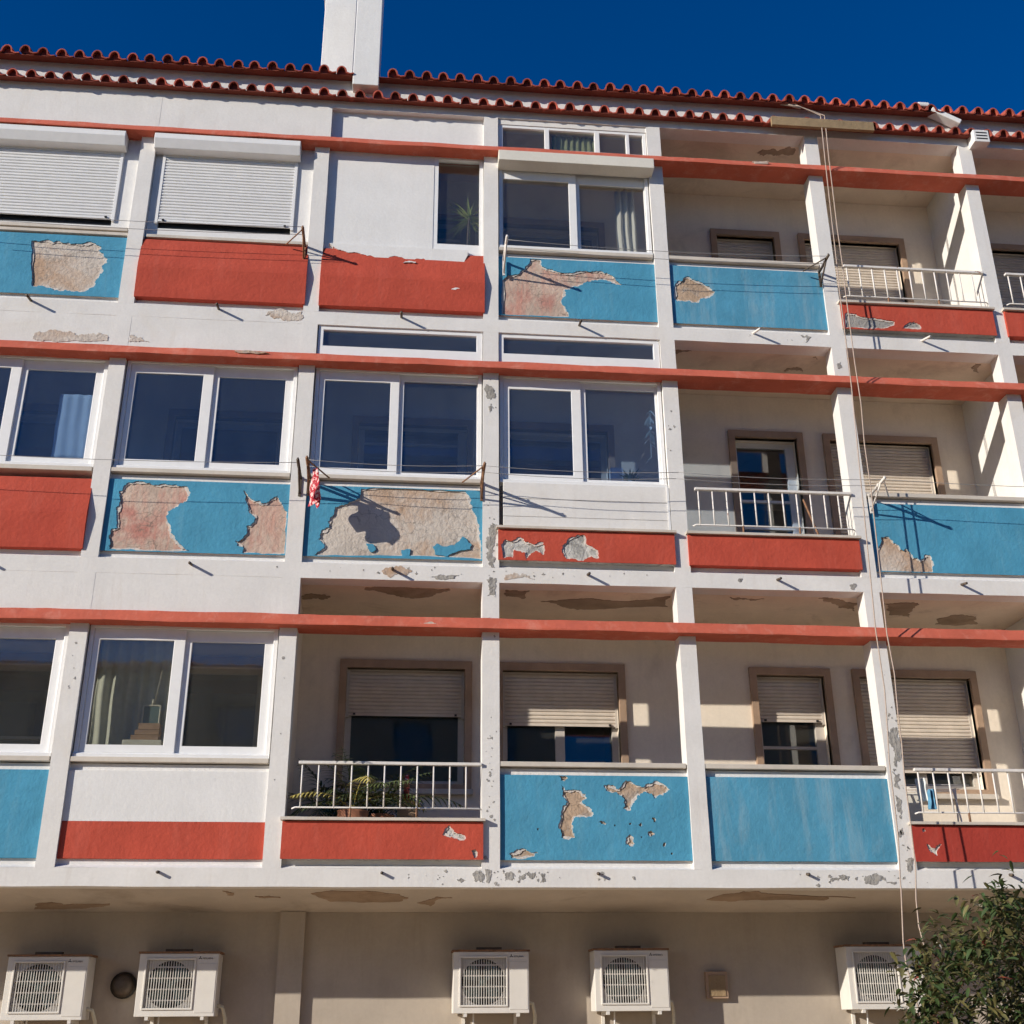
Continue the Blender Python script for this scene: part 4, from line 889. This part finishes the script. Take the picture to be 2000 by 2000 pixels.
MB().tube([(3.135, .7, .86), (3.135, .7, 1.02), (3.135, .7, 1.05)], .030, 10).obj('body', 'red_plastic', t); MB().tube([(3.135, .7, 1.05), (3.135, .7, 1.12)], .022, 10, .018).obj('cap', 'cloth_fleck', t)
tag(MB().box(3.05, 3.25, .60, .82, .17, .86).obj('stand', 'surround', bevel=.006), 'low brown stand under the red bottle behind the railing', 'stand')
t = thing('potted_plant', 'small leafy houseplant on the sill behind the right middle-floor pane', 'plant', (5.43, .30, 4.10))
MB().tube([(5.43, .30, 4.08), (5.43, .30, 4.19)], .035, 12, .045).obj('pot', 'cloth_white', t)
hm = MB()
for q in range(26):
    a = rp.uniform(0, 6.28); e = rp.uniform(.2, 1.3); blade(hm, (5.43, .30, 4.18), (math.cos(a)*math.cos(e), math.sin(a)*math.cos(e), math.sin(e)), (0, 0, 1), rp.uniform(.10, .20), .035, .6, 4)
hm.obj('foliage', 'palm_green', t)
t = thing('hanging_plant', 'pale trailing plant hanging at the right edge of the middle-floor pane', 'plant', (5.68, .24, 5.05))
hm = MB(); hm.tube([(5.68, .24, 5.12), (5.67, .24, 4.8), (5.66, .24, 4.45)], .004, 5)
for q in range(22):
    a = rp.uniform(0, 6.28); blade(hm, (5.67, .24, rp.uniform(4.45, 5.05)), (math.cos(a)*.8, math.sin(a)*.8, -.5), (0, 0, 1), rp.uniform(.07, .12), .035, .6, 4)
hm.obj('foliage', 'cloth_white', t)
tag(MB().box(5.22, 5.36, .30, .40, 4.09, 4.36).obj('white_box', 'pvc', bevel=.01), 'small white box beside the houseplant behind the pane', 'box')

# drying rack and pegs behind the right-hand first-floor railing
t = thing('drying_rack', 'white drying rack behind the first-floor railing at the right edge', 'drying rack', (8.32, .45, .17))
for y in (.32, .58):
    for x in (8.02, 8.62): MB().tube([(x, y, .17), (8.32+(x-8.32)*.9, .45+(.45-y)*.2, 1.0)], .009, 6).obj('leg', 'rail', t)
for q in range(6): MB().tube([(7.98, .26+q*.075, 1.0), (8.66, .26+q*.075, 1.0)], .005, 5).obj('bar', 'rail', t)
cloth('blue_cloth', 8.15, 8.25, .74, .93, .12, 'cloth_blue', 'blue cloth hanging behind the first-floor railing at the right edge', 'cloth', 2, .03, taper=.3, seed=2)
cloth('white_cloth', 8.06, 8.16, .82, 1.04, .14, 'cloth_white', 'small pale cloth beside the blue one behind the railing', 'cloth', 2, .02, seed=5)
tag(MB().box(7.99, 8.28, .55, .95, .17, .98).obj('storage_box', 'box_cream', bevel=.015), 'cream storage box behind the first-floor railing at the right edge', 'box')
t = thing('broom', 'dark stick leaning behind the middle-floor railing', 'broom', (7.62, .45, H+.17))
MB().tube([(7.66, .40, H+.2), (7.40, .52, H+1.25)], .011, 6).obj('stick', 'rust', t); MB().box(7.56, 7.76, .36, .44, H+.17, H+.24).obj('head', 'dark_metal', t)

# ------------------------------------------------------------------ ground floor wall: air conditioners
def diamond(mb, cx, cz, s_, ang, y):
    pts = [(0, 0), (s_*.5, s_*.30), (s_, 0), (s_*.5, -s_*.30)]
    c, n = math.cos(ang), math.sin(ang)
    mb.sheet([(cx+p[0]*c-p[1]*n, cz+p[0]*n+p[1]*c) for p in pts], [], y, y+.002)
def text_mesh(body, size):
    cu = bpy.data.curves.new('lettering', 'FONT'); cu.body = body; cu.size = size; cu.extrude = .0008
    tmp = bpy.data.objects.new('tmp', cu); COL.objects.link(tmp)
    dg = bpy.context.evaluated_depsgraph_get(); me = bpy.data.meshes.new_from_object(tmp.evaluated_get(dg))
    bpy.data.objects.remove(tmp); me.name = 'lettering'; me.materials.clear(); me.materials.append(M['black']); return me
TXT = text_mesh('MITSUBISHI', .026)
def air_con(x, ztop, label, w=.715, h=.55, logo=True):
    yf = .88; d = .29; z0 = ztop-h
    t = thing('air_conditioner', label, 'air conditioner', (x+w/2, yf+d/2, z0), 'air conditioners on the ground-floor wall')
    body = MB(); body.plate(x, x+w, z0, ztop-.012, yf, yf+.012, [(x+.065, x+.505, z0+.065, ztop-.06)])
    body.box(x, x+.012, yf+.0121, yf+d, z0, ztop-.012); body.box(x+w-.012, x+w, yf+.0121, yf+d, z0, ztop-.012); body.box(x+.0121, x+w-.0121, yf+d-.012, yf+d, z0, ztop-.012); body.box(x+.0121, x+w-.0121, yf+.0121, yf+d-.0121, z0, z0+.012)
    bo = body.obj('casing', 'ac', t, bevel=.004)
    MB().box(x-.012, x+w+.012, yf-.012, yf+d, ztop-.011, ztop+.006).obj('lid', 'rust', t)
    MB().box(x+.22, x+.46, yf+.03, yf+.10, ztop+.007, ztop+.03).obj('top_strip', 'dark_metal', t)
    MB().box(x+.0125, x+w-.0125, yf+.16, yf+.17, z0+.0125, ztop-.02).obj('fan_bay', 'ac_dark', t)
    # fan shroud: square plate with a round hole
    cx, cz, R_ = x+.285, (z0+ztop)/2-.005, .205
    circ = [(cx+R_*math.cos(2*math.pi*i/36), cz+R_*math.sin(2*math.pi*i/36)) for i in range(36)]
    MB().sheet([(x+.066, z0+.066), (x+.504, z0+.066), (x+.504, ztop-.061), (x+.066, ztop-.061)], [circ], yf+.03, yf+.045).obj('fan_shroud', 'ac', t, fix=True)
    fan = MB()
    for q in range(4):
        a = q*math.pi/2+.4; pts = []
        for i in range(7): an = a+i*.17; pts.append((cx+.19*math.cos(an), yf+.07+i*.008, cz+.19*math.sin(an)))
        for i in range(6, -1, -1): an = a+i*.12; pts.append((cx+.03*math.cos(an), yf+.09, cz+.03*math.sin(an)))
        fan.add(pts, [(i, i+1, 12-i, 13-i) for i in range(6)])
    fo = fan.obj('fan', 'plastic_teal', t)
    MB().tube([(cx, yf+.05, cz), (cx, yf+.11, cz)], .035, 12).obj('hub', 'plastic_teal', fo)
    gr = MB()
    for q in range(19): xx = x+.075+q*.0235; gr.box(xx, xx+.006, yf+.004, yf+.012, z0+.07, ztop-.065)
    for q in range(4): zz = z0+.13+q*.095; gr.box(x+.07, x+.50, yf+.0125, yf+.017, zz, zz+.012)
    gr.obj('grille', 'ac', t)
    MB().plate(x+.055, x+.515, z0+.055, ztop-.05, yf-.012, yf-.0005, [(x+.072, x+.498, z0+.072, ztop-.067)]).obj('grille_frame', 'ac', t, bevel=.004)
    MB().box(x+.530, x+w-.012, yf-.004, yf-.0005, z0+.03, ztop-.10).obj('service_panel', 'ac', t, bevel=.003)
    if logo:
        lg = MB(); lx, lz = x+.548, ztop-.052
        for a in (math.pi/2, math.pi/2+2.094, math.pi/2-2.094): diamond(lg, lx, lz, .018, a, yf-.0022)
        lg.obj('logo_mark', 'black', t, fix=True)
        o = link('lettering', TXT, None, t); o.location = (lx+.022, yf-.001, lz-.010); o.rotation_euler = (math.pi/2, 0, 0); o.scale = (.72, .8, 1)
    MB().tube([(x+w-.03, yf+.15, z0+.10), (x+w+.05, yf+.16, z0+.08), (x+w+.075, yf+.22, z0-.02), (x+w+.08, YB-.03, z0-.25), (x+w+.08, YB-.03, GZ+.4)], .018, 8).obj('insulated_pipe', 'plastic_cream', t)
    MB().tube([(x+.2, yf+.14, z0), (x+.2, yf+.15, z0-.10), (x+.24, YB-.02, z0-.3), (x+.25, YB-.02, GZ+.2)], .008, 6).obj('drain_hose', 'pvc', t)
    for xx in (x+.10, x+w-.12):
        b_ = MB(); b_.box(xx, xx+.03, yf-.01, YB, z0-.03, z0-.001); b_.box(xx, xx+.03, YB-.03, YB, z0-.28, z0-.0301); b_.obj('wall_bracket', 'ac', t)
    return t
air_con(-.445, -.52, 'white air conditioner at the left edge of the ground-floor wall')
air_con(.727, -.497, 'white air conditioner left of the pilaster, beside the dark round hood')
air_con(3.622, -.488, 'white air conditioner under the chipped blue panel, left of the middle two')
air_con(4.966, -.478, 'white air conditioner under the chipped blue panel, right of the middle two')
air_con(7.446, -.448, 'white air conditioner beside the tree and the ropes', .76, .58, False)
t = thing('wall_lamp', 'dark rounded hood on the ground-floor wall between two air conditioners', 'lamp', (.548, YB, -.8))  # plain dark hood shape on the wall, no light source
lm = MB(); lm.tube([(.548, YB, -.775), (.548, YB-.05, -.775)], .118, 20); lm.obj('base', 'black', t); MB().tube([(.548, YB-.05, -.775), (.548, YB-.08, -.775), (.548, YB-.10, -.775)], .105, 20, .05).obj('cover', 'dark_metal', t)
t = thing('meter_box', 'small brown box on the ground-floor wall right of the middle air conditioners', 'box', (6.21, YB, -.95))
MB().box(6.105, 6.32, YB-.06, YB, -.92, -.675).obj('body', 'surround', t, bevel=.004); MB().box(6.13, 6.295, YB-.068, YB-.0605, -.90, -.71).obj('door', 'wood', t, bevel=.002)

# ------------------------------------------------------------------ tree in front of the building
t = thing('tree', 'small dark leafy tree with red shoots at the lower right corner', 'tree', (7.95, -2.05, GZ))
tr = MB(); tr.tube([(7.95, -2.05, GZ), (7.92, -2.02, -2.2), (7.84, -2.0, -1.75)], .075, 9, .055)
rt_ = random.Random(21)
ends = []
for q in range(13):
    a = rt_.uniform(0, 6.28); L = rt_.uniform(.55, 1.05); e = rt_.uniform(.15, 1.2)
    p0 = Vector((7.86, -2.0, rt_.uniform(-1.95, -1.7))); p2 = p0+Vector((math.cos(a)*math.cos(e)*L, math.sin(a)*math.cos(e)*L*.7, math.sin(e)*L*1.1)); p1 = p0.lerp(p2, .5)+Vector((0, 0, .08))
    tr.tube([p0, p1, p2], .028, 6, .008); ends.append(p2); ends.append(p1)
tr.obj('trunk', 'bark', t)
cl = {'leaf': MB(), 'leaf2': MB(), 'leaf_red': MB(), 'leaf_pale': MB()}
clumps = []
while len(clumps) < 120:
    u = Vector((rt_.uniform(-1, 1), rt_.uniform(-1, 1), rt_.uniform(-1, 1)))
    if .35 < u.length < 1.0: clumps.append((Vector((7.78+u.x*1.02, -2.0+u.y*.75, -1.12+u.z*.92)), rt_.uniform(.09, .20), rt_.random()))
for c, r_, tone in clumps:
    for q in range(int(62*r_/.14)):
        p = c+Vector((rt_.gauss(0, r_*.6), rt_.gauss(0, r_*.6), rt_.gauss(0, r_*.6)))
        a = rt_.uniform(0, 6.28); d = Vector((math.cos(a), math.sin(a), rt_.uniform(-.9, .5)))
        k_ = rt_.random()
        key = 'leaf_red' if k_ < .018 else 'leaf_pale' if k_ < .024 else 'leaf2' if (k_ < .30+.35*tone) else 'leaf'
        blade(cl[key], p, d, (rt_.uniform(-.5, .5), rt_.uniform(-.5, .5), 1), rt_.uniform(.055, .115), rt_.uniform(.026, .042), rt_.uniform(.1, .9), 3, .35)
for key, nm in (('leaf', 'crown'), ('leaf2', 'olive_leaves'), ('leaf_red', 'red_shoots'), ('leaf_pale', 'blossoms')):
    o = cl[key].obj(nm, key, t); o['kind'] = 'stuff'

# ------------------------------------------------------------------ the building across the street (seen only in the window panes)
OB = thing('opposite_building', 'beige apartment block across the street, behind the viewer', 'building', (6, -32, GZ-.13))
oh = [(-14.5+q*2.9, -13.2+q*2.9, GZ+1.0+s_*2.9, GZ+2.3+s_*2.9) for q in range(14) for s_ in range(4)]
MB().plate(-16, 28, GZ-.13, 9.3, -27.3, -27, oh).obj('wall', 'facing', OB)
MB().box(-16, 28, -38, -27.35, GZ-.13, 9.2).obj('core', 'interior', OB)
MB().prism([(-26.5, 9.3), (-32, 11.0), (-38.5, 9.3)], -16.4, 28.4).obj('roof', 'tile', OB, fix=True)
for hh in oh:
    MB().box(hh[0], hh[1], -27.25, -27.24, hh[2], hh[3]).obj('window', 'glass', OB)
